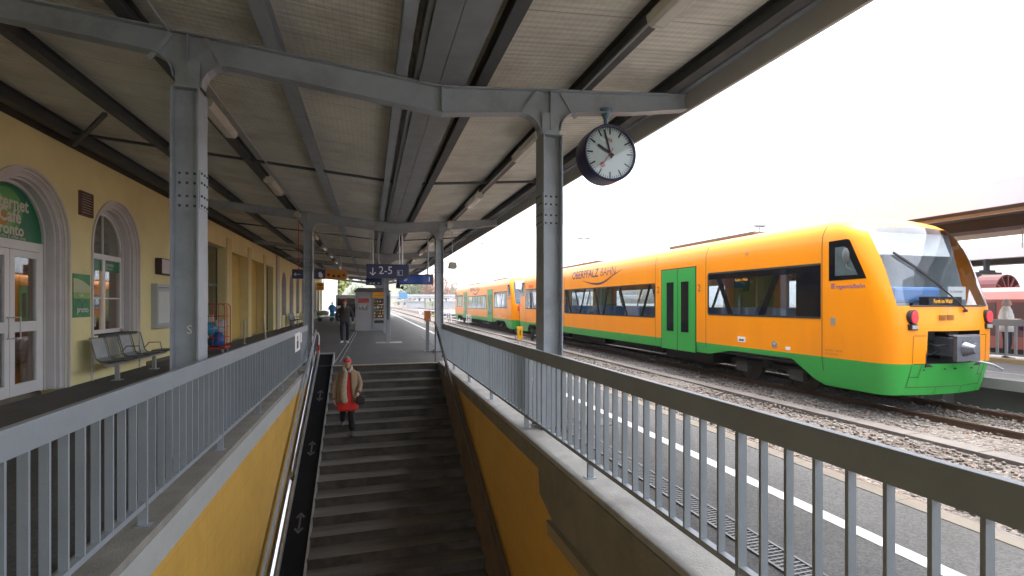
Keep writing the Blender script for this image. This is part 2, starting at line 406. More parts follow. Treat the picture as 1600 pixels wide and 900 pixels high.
mb.box(-.93, 1.80, SY1 - .03, SY1 + .155, -.01, .006)
mb.build('top_nosing', mat('worn_brass_nosing', (.33, .27, .19), .6, .2, .15, 4, dirt=(.14, .12, .1), dirt_amt=.5), st)
# sloping stringer strip between the steps and the right wall
mb = MB()
s = STEP_R / STEP_T
ye = SY1 - NST * STEP_T; rl_ = lambda y: 1.31 - s * (SY1 + .55 - y)
mb.prism([(SY1 + .12, -.165), (SY1 + .55 - 1.475 / s, -.165), (ye, rl_(ye)), (ye, -NST * STEP_R - .4), (SY1 + .12, -.4)], 'x', 1.785, 1.799)
mb.build('wall_dado', mat('brown_stringer', (.17, .12, .08), .85, 0, .2, 2, .3, 40, dirt=(.06,.05,.04), dirt_amt=.7), st)
ZF = -NST * STEP_R
mb = MB(); mb.box(-6, 7, PY0, SY1 - NST * STEP_T, ZF - .2, ZF)
tag(mb.build('underpass_floor', mat('underpass_floor_tiles', (.13, .12, .11), .6, 0, .2, 2)), kind='structure')
# right wall of the stairwell
yel = mat('ochre_wall_tiles', (.60, .36, .075), .5, 0, .13, 1.4, .1, 30, dirt=(.34, .2, .06), dirt_amt=.35)
add_lines(yel, [(1, .25, .006, 0), (2, .25, .006, .1)], (.30, .18, .05), .5)
rw = thing('stairwell_wall', 'right stairwell wall with ochre tiles under a stained concrete band', 'wall', (1.95, 6, 0))
mb = MB(); mb.box(1.80, 2.12, -9, SY1 + .16, ZF, -.13); mb.build('tiled_wall', yel, rw)
mb = MB()
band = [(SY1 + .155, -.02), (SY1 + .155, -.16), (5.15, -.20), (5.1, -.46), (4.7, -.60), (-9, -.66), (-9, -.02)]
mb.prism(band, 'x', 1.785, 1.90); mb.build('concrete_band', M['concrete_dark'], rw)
mb = MB(); mb.box(1.73, 1.785, -6, 4.75, -.66, -.60); mb.box(1.745, 1.785, -6, 4.75, -.74, -.66)
mb.build('cable_duct', mat('duct_beige', (.30, .25, .17), .6, 0, .15, 3), rw)
mb = MB(); mb.box(1.80, 2.12, -9, SY1 + .155, -.13, COPZ); mb.build('coping', M['concrete'], rw, bevel=.01)
lw = thing('stairwell_wall', 'left stairwell wall with ochre tiles under a light grey painted band', 'wall', (-1.6, 6, 0))
mb = MB(); mb.box(-1.80, SX0, -9, SY1 + .16, ZF, -.26); mb.build('tiled_wall', yel, lw)
mb = MB(); mb.box(-1.79, SX0 + .012, -9, SY1 + .155, -.26, -.03); mb.build('painted_band', mat('light_grey_band', (.36, .37, .36), .7, 0, .08, 3, .1, 50), lw)
mb = MB(); mb.box(-1.80, SX0 + .012, -9, SY1 + .155, -.03, COPZ); mb.build('coping', mat('left_coping', (.24, .225, .20), .85, 0, .2, 3, .3, 60, dirt=(.12, .11, .095), dirt_amt=.5), lw, bevel=.008)
mb = MB(); mb.box(-1.80, 2.12, -9.3, -9, ZF, .0); tag(mb.build('stairwell_end_wall', yel), kind='structure')
# ---- railings
def railing(x, side, label, matbar, y0k=-1):
    t = thing('guard_railing', label, 'railing', (x, 7, COPZ), 'railings along the stair opening')
    ys = [2.22 + 1.9 * k for k in range(y0k, 7)]
    y0, y1 = ys[0], ys[-1]
    top = CAMH - .555
    mb = MB(); mb.box(x - .022, x + .022, y0 - .03, y1 + .03, top - .14, top); mb.build('top_rail', matbar, t, bevel=.003)
    mb = MB(); mb.box(x - .022, x + .022, y0, y1, .165, .182 + .02); mb.build('bottom_bar', matbar, t)
    for i, yp in enumerate(ys):
        mb = MB(); mb.box(x - .028, x + .028, yp - .012, yp + .012, COPZ - .04, top - .14); mb.box(x - .05, x + .05, yp - .04, yp + .04, COPZ, COPZ + .006)
        mb.build('post', matbar, t)
        if i < len(ys) - 1:
            for j in range(1, 12):
                yb = yp + 1.9 * j / 12
                b = MB(); b.box(x - .022, x + .022, yb - .008, yb + .008, .2, top - .14); b.build('baluster', matbar, t)
    if x < 0:
        mb = MB(); mb.box(x - .012, x + .012, 12.45, 13.60, .2, top - .14); mb.build('end_panel', matbar, t)
    return t
railing(1.93, 1, 'grey steel railing along the right side of the stairs', M['steel_light'])
lr = railing(-1.56, -1, 'grey steel railing along the left side of the stairs', M['steel_light'])
# steel sheet closing the far end of the left railing
# hand rails running down the stairs
for (x, lab, bx, zt0, ytop) in ((1.70, 'grey handrail sloping down along the right wall of the stairs', 1.77, 1.36, SY1 - .05), (-1.385, 'flat grey handrail sloping down between the conveyor and the left wall', -1.43, .86, SY1 + .6)):
    t = thing('handrail', lab, 'handrail', (x, SY1, .9), 'handrails of the stairs')
    mb = MB(); yb = SY1 - 8.0
    mb.bar((x, ytop, zt0 - s * (SY1 + .55 - ytop)), (x, yb, zt0 - s * (SY1 + .55 - yb)), .04, .085); mb.build('rail_bar', M['steel'] if x < 0 else mat('brown_rail_paint', (.10, .085, .07), .5, 0, .15, 4), t, bevel=.004)
    for k in range(5):
        y = SY1 - .1 - 1.9 * k; z = zt0 - s * (SY1 + .55 - y)
        mb = MB(); 
        if z > .25: mb.box(x - .015, x + .015, y - .02, y + .02, max(COPZ, 0) if k == 0 else z - .35, z)
        mb.bar((x, y, z - .05), (bx, y, z - .12), .02, .02); mb.build('bracket', M['steel'] if x < 0 else MATS['brown_rail_paint'], t)
# ---- luggage conveyor
cv = thing('luggage_conveyor', 'black belt luggage conveyor with metal side guards beside the stairs', 'conveyor', (-1.15, SY1, 0))
ya, za = SY1 + .75, .24
yb = SY1 - 8.05
def cz(y): return za - s * (ya - y)
def slab(mb, x0, x1, off0, off1, y1=ya, y0=yb, mi=0):
    mb.prism([(y1, cz(y1) + off0), (y0, cz(y0) + off0), (y0, cz(y0) + off1), (y1, cz(y1) + off1)], 'x', x0, x1, mi)
mb = MB(); slab(mb, -1.30, -.955, -.05, 0); mb.build('belt', mat('belt_rubber', (.010, .010, .011), .95, 0, .2, 6, spec=.15), cv)
mb = MB(); slab(mb, -.955, -.925, -.62, .055); mb.build('side_panel', M['galv'], cv)
mb = MB(); slab(mb, -1.335, -1.30, -.3, .10); mb.build('side_panel', M['galv'], cv)
for y1_, y0_, dr_ in ((ya, SY1 - 3.55, .088), (SY1 - 3.75, yb, .053)):
    pts = []
    for yy_ in (y1_, y0_): pts += [(-1.405, yy_, cz(yy_) + .105), (-1.337, yy_, cz(yy_) + .105 - dr_), (-1.337, yy_, cz(yy_) - .25), (-1.405, yy_, cz(yy_) - .25)]
    mb = MB(); mb.add(pts, [(0,1,2,3), (7,6,5,4), (0,4,5,1), (1,5,6,2), (2,6,7,3), (3,7,4,0)]); mb.build('polished_guard', mat('polished_guard', (.62, .63, .66), .26, 1.0, .03, 5), cv)
mb = MB(); slab(mb, -1.46, -1.397, -.3, -.0); mb.build('cable_tray', M['steel'], cv)
mb = MB(); mb.box(-1.335, -.925, ya, ya + .12, 0, .27); mb.build('end_box', M['galv'], cv, bevel=.01)
arrow = mat('belt_arrow_print', (.075, .075, .075), .7, 0, .3, 12)
def belt_arrow(mb, yc, L=.42):
    # double headed arrow printed on the belt
    def P(u, v): y = yc + v; return (-1.128 + u, y, cz(y) + .004)
    sh = [(-.016, -L*.3), (.016, -L*.3), (.016, L*.3), (-.016, L*.3)]
    mb.add([P(*p) for p in sh], [(0,1,2,3)])
    for q in (1, -1):
        h = [(-.075, q*L*.27), (0, q*L*.5), (.075, q*L*.27), (.05, q*L*.22), (0, q*L*.36), (-.05, q*L*.22)]
        mb.add([P(*p) for p in h], [(0,1,4,5), (1,2,3,4)])
yv = SY1 - 1.1
while yv > yb + 1:
    mb = MB(); belt_arrow(mb, yv); mb.build('printed_arrow', arrow, cv); yv -= 1.75
# floor guide rails behind the conveyor
g = thing('floor_guide', 'pair of thin metal guide strips let into the platform asphalt', 'floor strip', (-.9, 18, 0))
mb = MB()
for dx in (0, .13): mb.bar((-.92 + dx, SY1 + .9, .006), (-.83 + dx, 29, .006), .025, .012)
mb.build('strip', M['galv'], g)
# ================================================================ CANOPY OVER THE PLATFORM
VX = .838
def zt(x): return 4.246 + .087 * abs(x - VX)          # top of the frame beams
CY0, CY1 = -10.0, 64.4
DOUBLE = [-4.6, 6.0, 16.6]; SINGLE = [27.2, 36.4, 45.6, 54.8, 64.0]
XL, XR = -1.85, 2.233
WX = -5.61
cp = thing('platform_canopy', 'low butterfly-shaped steel canopy roofing the whole platform beside the station', 'canopy roof', (VX, 27, 4.2))
rs = M['roof_sheet']
add_lines(rs, [(1, .62, .010, .1)], (.12, .10, .08), .55)
# fine wire netting under the sheets, visible near the camera, as thin lines of the material
add_lines(rs, [(0, .075, .0035, 0), (1, .075, .0035, 0)], (.16, .14, .11), .42)
t = rs.node_tree; b = t.nodes['Principled BSDF']; tc = nd(t, 'ShaderNodeTexCoord')
wv = nd(t, 'ShaderNodeTexWave', bands_direction='Y'); wv.inputs['Scale'].default_value = 3.2; wv.inputs['Distortion'].default_value = .4
t.links.new(tc.outputs['Object'], wv.inputs['Vector']); bp = nd(t, 'ShaderNodeBump'); bp.inputs['Strength'].default_value = .45; bp.inputs['Distance'].default_value = .02
t.links.new(wv.outputs[0], bp.inputs['Height']); t.links.new(bp.outputs[0], b.inputs['Normal'])
def rz(x): return zt(x) + .19
for x0, x1 in ((WX - .05, .56), (1.07, 4.30)):
    mb = MB(); mb.prism([(x0, rz(x0)), (x1, rz(x1)), (x1, rz(x1) + .05), (x0, rz(x0) + .05)], 'y', CY0, CY1); mb.build('roof_sheet', rs, cp)
# valley gutter: flat bottom in two strips with a seam, sloping cheeks
mb = MB()
for a, b_ in ((.56, .80), (.806, 1.07)): mb.box(a, b_, CY0, CY1, zt(VX) + .012, zt(VX) + .03)
mb.box(.50, .56, CY0, CY1, zt(VX) + .05, zt(VX) + .26); mb.box(1.07, 1.13, CY0, CY1, zt(VX) + .05, zt(VX) + .26)
mb.box(.50, 1.13, CY0, CY1, zt(VX) + .262, zt(VX) + .29)
mb.build('valley_gutter', M['gutter'], cp)
def ibeam_y(mb, x, ztop, w, d, y0=CY0, y1=CY1, t_=.012):
    mb.box(x - w/2, x + w/2, y0, y1, ztop - t_, ztop); mb.box(x - w/2, x + w/2, y0, y1, ztop - d, ztop - d + t_)
    mb.box(x - .006, x + .006, y0, y1, ztop - d + t_, ztop - t_)
for x, w, d, dark in ((-5.42, .16, .24, 1), (-3.95, .14, .18, 1), (-2.4, .14, .18, 1), (-1.02, .15, .18, 0), (.36, .13, .17, 0), (1.32, .14, .17, 1), (2.72, .15, .18, 1), (3.98, .16, .20, 1)):
    mb = MB(); ibeam_y(mb, x, rz(x) - .003, w, d - .006 if d > .19 else d)
    mb.build('purlin', M['steel_dark'] if dark else M['steel'], cp)  # light is put into the colour: lit purlins lighter, the rest dark
mb = MB(); mb.box(4.30, 4.345, CY0, CY1, 4.335, 4.66); mb.build('eave_board', M['eave'], cp)
mb = MB(); mb.box(4.22, 4.298, CY0, CY1, 4.60, 4.80); mb.box(4.30, 4.36, CY0, CY1, 4.664, 4.84); mb.build('eave_strip', M['steel'], cp)
mb = MB(); mb.box(WX - .1, WX + .04, CY0, CY1, 4.66, 4.92); mb.build('wall_plate', mat('dark_timber', (.05, .04, .03), .8), cp)
mb = MB()
for x in (-5.35, 4.2): mb.box(x-.001, x+.001, CY1-.01, CY1, 4.5, 4.6)
# transverse ties half way between frames
yy = [ (a+b)/2 for a, b in zip(DOUBLE + SINGLE, (DOUBLE + SINGLE)[1:])]
for y in yy:
    mb = MB()
    for x0, x1 in ((WX, VX - .3), (VX + .3, 4.25)): mb.bar((x0, y, rz(x0) - .13), (x1, y, rz(x1) - .13), .05, .05)
    mb.build('cross_tie', M['steel_dark'], cp)
for y in (yy[0]+.0, yy[1]):
    mb = MB(); mb.bar((-5.4, y, 4.62), (-3.95, y - 2.2, 4.56), .06, .05); mb.build('wind_brace', M['steel_dark'], cp)
def web_poly(cols, y, single):
    """outline of a frame web in (x, z), haunches curving into the columns"""
    top = [(WX + .02, zt(WX) ), (VX, zt(VX)), (4.26, zt(4.26))]
    def bot(x):
        d = .20 + .12 * max(0, 1 - abs(abs(x - VX) - 0) / 5.2) if not single else .17 + .20 * max(0, 1 - abs(x - VX) / 4.6)
        return zt(x) - d - (.0 if x < 3 else 0)
    pts = []
    xs = [WX + .02, -4.6, -3.5]
    r = .26 if not single else .55
    for c in cols:
        hw = .13
        for a in range(0, 6):   # left haunch
            an = math.pi / 2 * a / 5
            x = c - hw - r + r * math.sin(an); pts.append((x, bot(c - hw - r) - r + r * math.cos(an)))
        for a in range(0, 6):
            an = math.pi / 2 * a / 5
            x = c + hw + r - r * math.cos(an); pts.append((x, bot(c + hw + r) - r + r * math.sin(an)))
    low = [(x, bot(x)) for x in xs] + pts
    if not single and len(cols) == 2:
        i = len([x for x in xs]) + 12; low = low[:i] + [(-.5, bot(-.5)), (VX, bot(VX))] + low[i:]
    low += [(3.4, bot(3.4)), (4.26, bot(4.26) + .04)]
    return top, low
def hcol(mb, x, y, z0, z1):
    mb.box(x - .13, x - .113, y - .15, y + .15, z0, z1); mb.box(x + .113, x + .13, y - .15, y + .15, z0, z1)
    mb.box(x - .113, x + .113, y - .055, y - .04, z0, z1)
def frame(y, cols, single=False):
    top, low = web_poly(cols, y, single)
    mb = MB(); mb.prism(list(reversed(top)) + low, 'y', y - .006, y + .006)
    for a, b_ in zip(top, top[1:]): mb.bar((a[0], y, a[1] - .008), (b_[0], y, b_[1] - .008), .15, .014)
    skip = set()
    for a, b_ in zip(low, low[1:]):
        if any(abs((a[0] + b_[0]) / 2 - c) < .1 for c in cols): continue
        mb.bar((a[0], y, a[1] - .006), (b_[0], y, b_[1] - .006), .15, .014)
    mb.box(VX - .008, VX + .008, y - .07, y + .07, zt(VX) - .30, zt(VX) - .02)
    for c in cols:      # stiffener ribs over the column head
        zc = zt(c)
        mb.box(c - .006, c + .006, y - .07, y - .006, zc - .52, zc - .02)
        for q in (-1, 1): mb.bar((c + q * .36, y - .03, zc - .32), (c + q * .16, y - .03, zc - .02), .05, .014, up=(0, 1, 0))
    mb.build('beam', M['steel'], cp)
    for c in cols:
        zc = zt(c) - (.60 if not single else .9)
        mb = MB(); hcol(mb, c, y, 0, zc); mb.box(c - .13, c + .13, y - .15, y + .15, zc - .012, zc); mb.box(c - .115, c + .115, y - .055, y - .04, zc, zt(c) - .3)
        co = mb.build('column', M['steel'], cp)
        if single: continue
        mb = MB(); mb.box(c - .108, c + .108, y - .066, y - .055, 2.62, 3.02)
        for i in range(3):
            for j in range(4): mb.ball((c - .07 + i * .07, y - .067, 2.67 + j * .1 + (.02 if j > 1 else -.02)), .015, n=8, mi=1)
        for q in (-1, 1):
            xx = c + q * .13; mb.box(xx, xx + q * .01, y - .13, y + .13, 2.62, 3.02)
            for i in range(3):
                for j in range(4): mb.ball((xx + q * .011, y - .09 + i * .09, 2.67 + j * .1 + (.02 if j > 1 else -.02)), .015, n=8, mi=1)
        mb.build('splice_plate', [M['steel'], M['steel_dark']], co)
        if y == 6.0 and c < 0:
            mb = MB(); text_mb(mb, 'S', .13, (c - .01, y - .056, 1.30), (1,0,0), (0,0,1), .002, -.01); mb.build('chalk_mark', M['white'], co)
        mb = MB(); mb.box(c - .2, c + .2, y - .2, y + .2, 0, .025)
        for i in (-1, 1):
            for j in (-1, 1): mb.tube([(c + i*.165, y + j*.165, .02), (c + i*.165, y + j*.165, .06)], .014, 6)
        mb.build('base_plate', M['steel_dark'], co)
for y in DOUBLE: frame(y, [XL, XR])
for y in SINGLE: frame(y, [VX], True)
# white cable conduit up the far left column
mb = MB(); mb.tube([(XL + .16, 16.45, .9), (XL + .16, 16.45, 3.55), (XL + .2, 16.45, 3.72), (XL + .34, 16.45, 3.82), (XL + 1.2, 16.45, 3.84)], .014, 8)
mb.build('cable_conduit', M['grey_panel'], cp)
mb = MB()
for x in (-2.03, 2.66): mb.tube([(x, CY0, rz(x) - .20), (x, CY1 - .5, rz(x) - .20)], .014, 6)
mb.build('cable_conduit', M['grey_panel'], cp)
# ---------------- fluorescent lights along two purlins
lamp_w = mat('lamp_cover', (.50, .48, .42), .35, 0, .06, 5)
fl = None; lights = []
def light_at(x, y, label):
    global fl
    z = rz(x) - .27
    if fl is None:
        fl = thing('fluorescent_light', label, 'ceiling light', (x, y, z), 'fluorescent lights under the canopy')
        mb = MB(); mb.box(x - .07, x + .07, y - .64, y + .64, z - .05, z); mb.box(x - .02, x + .02, y - .5, y - .46, z, z + .08); mb.box(x - .02, x + .02, y + .46, y + .5, z, z + .08); mb.build('housing', lamp_w, fl, bevel=.006)
        mb = MB()
        pr = [(x - .105, z - .05), (x - .09, z - .125), (x - .05, z - .15), (x + .05, z - .15), (x + .09, z - .125), (x + .105, z - .05)]
        mb.prism(pr, 'y', y - .62, y + .62); mb.build('diffuser', M['lamp_cover'] if 'lamp_cover' in M else mat('lamp_diffuser', (.62, .60, .54), .25, 0, .06, 5), fl)
        for q in (-1, 1): mb = MB(); mb.prism([(a[0] + (a[0]-x)*.06, a[1] - .003) for a in pr], 'y', y + q * .62, y + q * .66); mb.build('end_cap', lamp_w, fl)
        return fl
    return copy_tree(fl, (x, y, z), label)
ordw = ['nearest', 'second nearest', 'third nearest', 'fourth nearest', 'fifth nearest', 'sixth nearest', 'seventh nearest', 'eighth nearest', 'ninth nearest', 'tenth nearest', 'eleventh nearest', 'twelfth nearest', 'farthest']
for i in range(13):
    light_at(2.55, 3.35 + 4.5 * i, ordw[i] + ' tube light in the row over the track side of the platform')
for i in range(13):
    light_at(-2.15, 8.2 + 4.4 * i, ordw[i] + ' tube light in the row over the station wall side of the platform')
# ================================================================ STATION BUILDING
wallm = mat('yellow_plaster', (.78, .70, .37), .85, 0, .07, .9, .12, 60, dirt=(.62, .53, .27), dirt_amt=.5)
niche_m = mat('ochre_plaster', (.56, .40, .11), .85, 0, .08, .9, .1, 60)
sb = thing('station_building', 'yellow plastered station building with pale arched surrounds along the platform', 'building', (-9, 28, 0))
WY0, WY1, WZ = PY0, 64.6, 6.2
ops = []   # (y0, y1, z0, ztop, arched)
ops.append((9.27, 11.53, 0.0, 2.78, True))       # cafe door
ops.append((12.40, 14.57, .93, 2.845, True))      # window
ops.append((5.2, 7.2, .93, 2.85, True)); ops.append((1.0, 3.0, .93, 2.85, True))
ops += [(20.1, 22.4, 0, 3.86, False), (23.3, 26.1, 0, 3.8, False), (26.9, 29.8, 0, 3.8, False), (30.4, 32.6, 0, 3.8, False)]
y = 35.6
while y < 62: ops.append((y, y + 1.6, .0 if len(ops) % 3 == 0 else .9, 2.9, True)); y += 3.3
ops.sort()
mb = MB(); x0, x1 = WX - .42, WX
prev = WY0
for (a, b_, z0, zt_, arch) in ops:
    mb.box(x0, x1, prev, a, -.3, WZ)
    if z0 > 0: mb.box(x0, x1, a, b_, -.3, z0)
    if arch:
        r = (b_ - a) / 2; c = (a + b_) / 2; n = 20
        for i in range(n):
            a0, a1 = math.pi * i / n, math.pi * (i + 1) / n
            q = [(c - r * math.cos(a0), zt_ + r * math.sin(a0)), (c - r * math.cos(a1), zt_ + r * math.sin(a1)), (c - r * math.cos(a1), WZ), (c - r * math.cos(a0), WZ)]
            mb.prism(q, 'x', x0, x1)
    else: mb.box(x0, x1, a, b_, zt_, WZ)
    prev = b_
mb.box(x0, x1, prev, WY1, -.3, WZ)
mb.box(-16, x0, WY1 - .4, WY1, -.3, WZ); mb.box(-16, -15.6, WY0, WY1 - .4, -.3, WZ); mb.box(-15.6, x0, WY0, WY0 + .4, -.3, WZ)
mb.build('wall', wallm, sb)
mb = MB(); mb.prism([(-16.5, WZ), (-5.3, WZ), (-10.8, WZ + 2.6)], 'y', WY0 - .4, WY1 + .4); mb.build('roof', mat('dark_roof_tiles', (.10, .06, .05), .8), sb)
mb = MB(); mb.box(-15.6, x0, WY0 + .4, WY1 - .4, -.28, -.02); mb.build('floor', mat('inner_floor', (.2, .18, .15), .5), sb)
mb = MB(); mb.box(-9.3, -9.2, WY0 + .4, 34, -.02, 4.2); mb.box(-9.2, x0, WY0 + .4, WY1 - .4, 4.2, 4.3)
mb.build('inner_wall', mat('inner_wall', (.33, .17, .09), .8, 0, .2, .5), sb)
mb = MB(); mb.box(x1, x1 + .015, WY0, WY1, 0, .0)
def arch_ring(mb, c, r0, r1, zs, xa, xb, n=24, z0=0.0):
    for i in range(n):
        a0, a1 = math.pi * i / n, math.pi * (i + 1) / n
        mb.prism([(c - r0*math.cos(a0), zs + r0*math.sin(a0)), (c - r1*math.cos(a0), zs + r1*math.sin(a0)), (c - r1*math.cos(a1), zs + r1*math.sin(a1)), (c - r0*math.cos(a1), zs + r0*math.sin(a1))], 'x', xa, xb)
    for q in (-1, 1): mb.box(xa, xb, c + q * r0, c + q * r1, z0, zs)
for (a, b_, z0, zt_, arch) in ops:
    c = (a + b_) / 2; r = (b_ - a) / 2
    if arch:
        mb = MB()
        arch_ring(mb, c, r - .002, r + .045, zt_, WX - .001, WX + .03)
        arch_ring(mb, c, r - .05, r - .001, zt_, WX - .421, WX - .015, z0=z0); arch_ring(mb, c, r - .075, r - .05, zt_, WX - .4212, WX - .045, z0=z0); arch_ring(mb, c, r - .14, r - .075, zt_, WX - .422, WX - .06, z0=z0); arch_ring(mb, c, r - .185, r - .14, zt_, WX - .4225, WX - .12, z0=z0); arch_ring(mb, c, r - .24, r - .185, zt_, WX - .423, WX - .25, z0=z0)
        mb.build('arch_surround', M['trim'] if a < 30 else mat('lilac_trim', (.50, .46, .50), .8), sb)
XD = WX - .30     # plane of doors and windows
# cafe door
a, b_, c, r, zs = 9.51, 11.29, 10.4, .89, 2.78
door = thing('tmp', '', '') ; bpy.data.objects.remove(door)
dl = MB(); dl.box(XD - .04, XD + .03, a, b_, 2.56, 2.72); dl.box(XD - .04, XD + .03, a, a + .07, 0, 2.56); dl.box(XD - .04, XD + .03, b_ - .07, b_, 0, 2.56)
df = dl.build('door_frame', M['white_frame'], sb)
for q in (0, 1):
    y0, y1 = (a + .07, c - .006) if q == 0 else (c + .006, b_ - .07)
    mb = MB(); X0, X1 = XD - .02, XD + .035
    mb.box(X0, X1, y0, y0 + .12, .02, 2.55); mb.box(X0, X1, y1 - .12, y1, .02, 2.55)
    mb.box(X0, X1, y0 + .12, y1 - .12, .02, .22); mb.box(X0, X1, y0 + .12, y1 - .12, 1.12, 1.30); mb.box(X0, X1, y0 + .12, y1 - .12, 2.43, 2.55)
    lf = mb.build('door_leaf', M['white_frame'], sb, bevel=.004)
    mb = MB(); mb.box(XD, XD + .006, y0 + .12, y1 - .12, .22, 1.12); mb.box(XD, XD + .006, y0 + .12, y1 - .12, 1.30, 2.43); mb.build('glass_pane', M['clear_glass'], lf)
    mb = MB(); mb.box(XD - .03, XD - .024, y0 + .36, y1 - .12, .22, 2.43); mb.build('curtain', mat('brown_curtain', (.30, .15, .10), .85, 0, .15, 3), lf)
    mb = MB(); yh = (y1 - .06) if q == 0 else (y0 + .06); zz = 1.02
    mb.tube([(X1, yh, zz), (X1 + .06, yh, zz), (X1 + .07, yh + (.08 if q else -.08), zz), (X1 + .07, yh + (.08 if q else -.08), zz + .36), (X1 + .06, yh, zz + .36), (X1, yh, zz + .36)], .012, 8)
    mb.build('handle', M['alu'], lf)
# green tympanum
mb = MB(); n = 20
poly = [(c - r * math.cos(math.pi * i / n), zs + r * math.sin(math.pi * i / n)) for i in range(n + 1)]
poly = [(a, 2.72)] + poly + [(b_, 2.72)]
mb.prism(poly, 'x', XD - .03, XD + .01)
green_m = mat('green_sign_panel', (.008, .17, .075), .35, 0, .06, 2)
ty = mb.build('fanlight_panel', green_m, sb)
mb = MB()
def disc_x(mb, x, cy, cz_, r, mi=0, n=28, a0=0, a1=2*math.pi):
    vs = [(x, cy, cz_)] + [(x, cy + r * math.cos(a0 + (a1-a0)*i/n), cz_ + r * math.sin(a0 + (a1-a0)*i/n)) for i in range(n + 1)]
    mb.add(vs, [(0, i, i + 1) for i in range(1, n + 1)], mi)
disc_x(mb, XD + .014, 10.36, 3.2, .40, 0); disc_x(mb, XD + .017, 10.30, 3.16, .26, 1); disc_x(mb, XD + .020, 10.25, 3.05, .12, 2)
mb.build('round_emblem', [mat('emblem_green', (.12, .38, .10), .5, 0, .3, 4), mat('emblem_pale', (.25, .42, .12), .5, 0, .3, 4), mat('emblem_orange', (.55, .25, .03), .5)], ty)
mb = MB()
ri = (0, 1, 0)
text_mb(mb, 'Internet', .32, (XD + .022, 9.93, 3.24), ri, (0,0,1), .004, .03, .92)
text_mb(mb, 'Café', .32, (XD + .022, 10.15, 3.02), ri, (0,0,1), .004, .03, .92)
text_mb(mb, 'pronto', .34, (XD + .022, 10.02, 2.80), ri, (0,0,1), .004, .012, .95) if False else None
text_mb(mb, 'pronto', .28, (XD + .022, 10.02, 2.80), ri, (0,0,1), .004, .03, .95)
text_mb(mb, 'coffee & coffee shop', .085, (XD + .022, 10.15, 2.735), ri, (0,0,1), .004, .002, .95)
mb.build('lettering', mat('letter_cream', (.62, .62, .52), .5, 0, .02), ty)
# arched window
def arched_window(a, b_, z0, zs, detail=True):
    a += .24; b_ -= .24; c = (a + b_) / 2; r = (b_ - a) / 2; mb = MB()
    mb.box(XD - .03, XD + .03, a, a + .07, z0, zs); mb.box(XD - .03, XD + .03, b_ - .07, b_, z0, zs)
    mb.box(XD - .03, XD + .03, a, b_, z0, z0 + .09); mb.box(XD - .03, XD + .035, a + .07, b_ - .07, 2.62, 2.74); mb.box(XD - .03, XD + .035, c - .06, c + .06, z0 + .09, 2.62)
    mb.box(XD - .02, XD + .02, a + .07, b_ - .07, 1.72, 1.75); mb.box(XD - .02, XD + .02, c - .015, c + .015, 2.74, zs + r - .03)
    arch_ring(mb, c, r - .06, r, zs, XD - .03, XD + .03, z0=2.74)
    w = mb.build('window_frame', M['white_frame'], sb)
    mb = MB(); mb.box(XD - .004, XD + .002, a + .05, b_ - .05, z0 + .05, zs)
    n = 16; poly = [(c - (r - .03) * math.cos(math.pi*i/n), zs + (r - .03) * math.sin(math.pi*i/n)) for i in range(n + 1)]
    mb.prism(poly, 'x', XD - .004, XD + .002); mb.build('window_pane', M['clear_glass'], w)
    mb = MB(); mb.box(XD - .07, XD - .06, c + .16, b_ - .05, z0 + .05, 2.62); mb.box(XD - .07, XD - .06, a + .02, a + .22, z0 + .05, 2.62); mb.build('curtain', mat('brown_curtain', (.30, .15, .10), .85, 0, .15, 3), w)
    mb = MB(); mb.prism([(c - (r - .03) * math.cos(math.pi*i/n), zs + (r - .03) * math.sin(math.pi*i/n)) for i in range(n + 1)] , 'x', XD - .06, XD - .05); mb.box(XD - .06, XD - .05, a + .05, b_ - .05, 2.7, zs)
    mb.build('blind', mat('beige_blind', (.42, .36, .30), .8, 0, .05), w)
    mb = MB(); mb.box(XD, WX + .06, a - .0, b_ + .0, z0 - .06, z0 + .0) ; mb.build('sill', mat('dark_sill', (.10, .09, .08), .7), w)
    return w
for (a, b_, z0, zs, ar) in ops:
    if ar and z0 > .5: w = arched_window(a, b_, z0, zs)
    elif ar and a > 30:
        mb = MB(); n = 14; c = (a+b_)/2; r = (b_-a)/2
        mb.prism([(a, 0)] + [(c - r*math.cos(math.pi*i/n), zs + r*math.sin(math.pi*i/n)) for i in range(n+1)] + [(b_, 0)], 'x', XD - .06, XD)
        mb.build('door_panel', mat('lilac_door', (.42, .38, .42), .6), sb)
    if ar and 12 < a < 13:
        mb = MB(); a += .24; b_ -= .24
        for y0, y1 in ((a + .08, 13.43), (13.55, b_ - .08)): mb.box(XD + .004, XD + .008, y0, y1, 2.36, 2.61)
        gb = mb.build('window_banner', green_m, w)
        mb = MB(); text_mb(mb, 'pronto', .14, (XD + .009, 13.64, 2.48), (0,1,0), (0,0,1), .002, .01, .9); text_mb(mb, 'coffee shop', .075, (XD + .009, 13.62, 2.41), (0,1,0), (0,0,1), .002, .004, .9)
        text_mb(mb, 'to', .14, (XD + .009, 12.95, 2.48), (0,1,0), (0,0,1), .002, .01, .9)
        mb.build('lettering', mat('letter_cream', (.62, .62, .52), .5), gb)
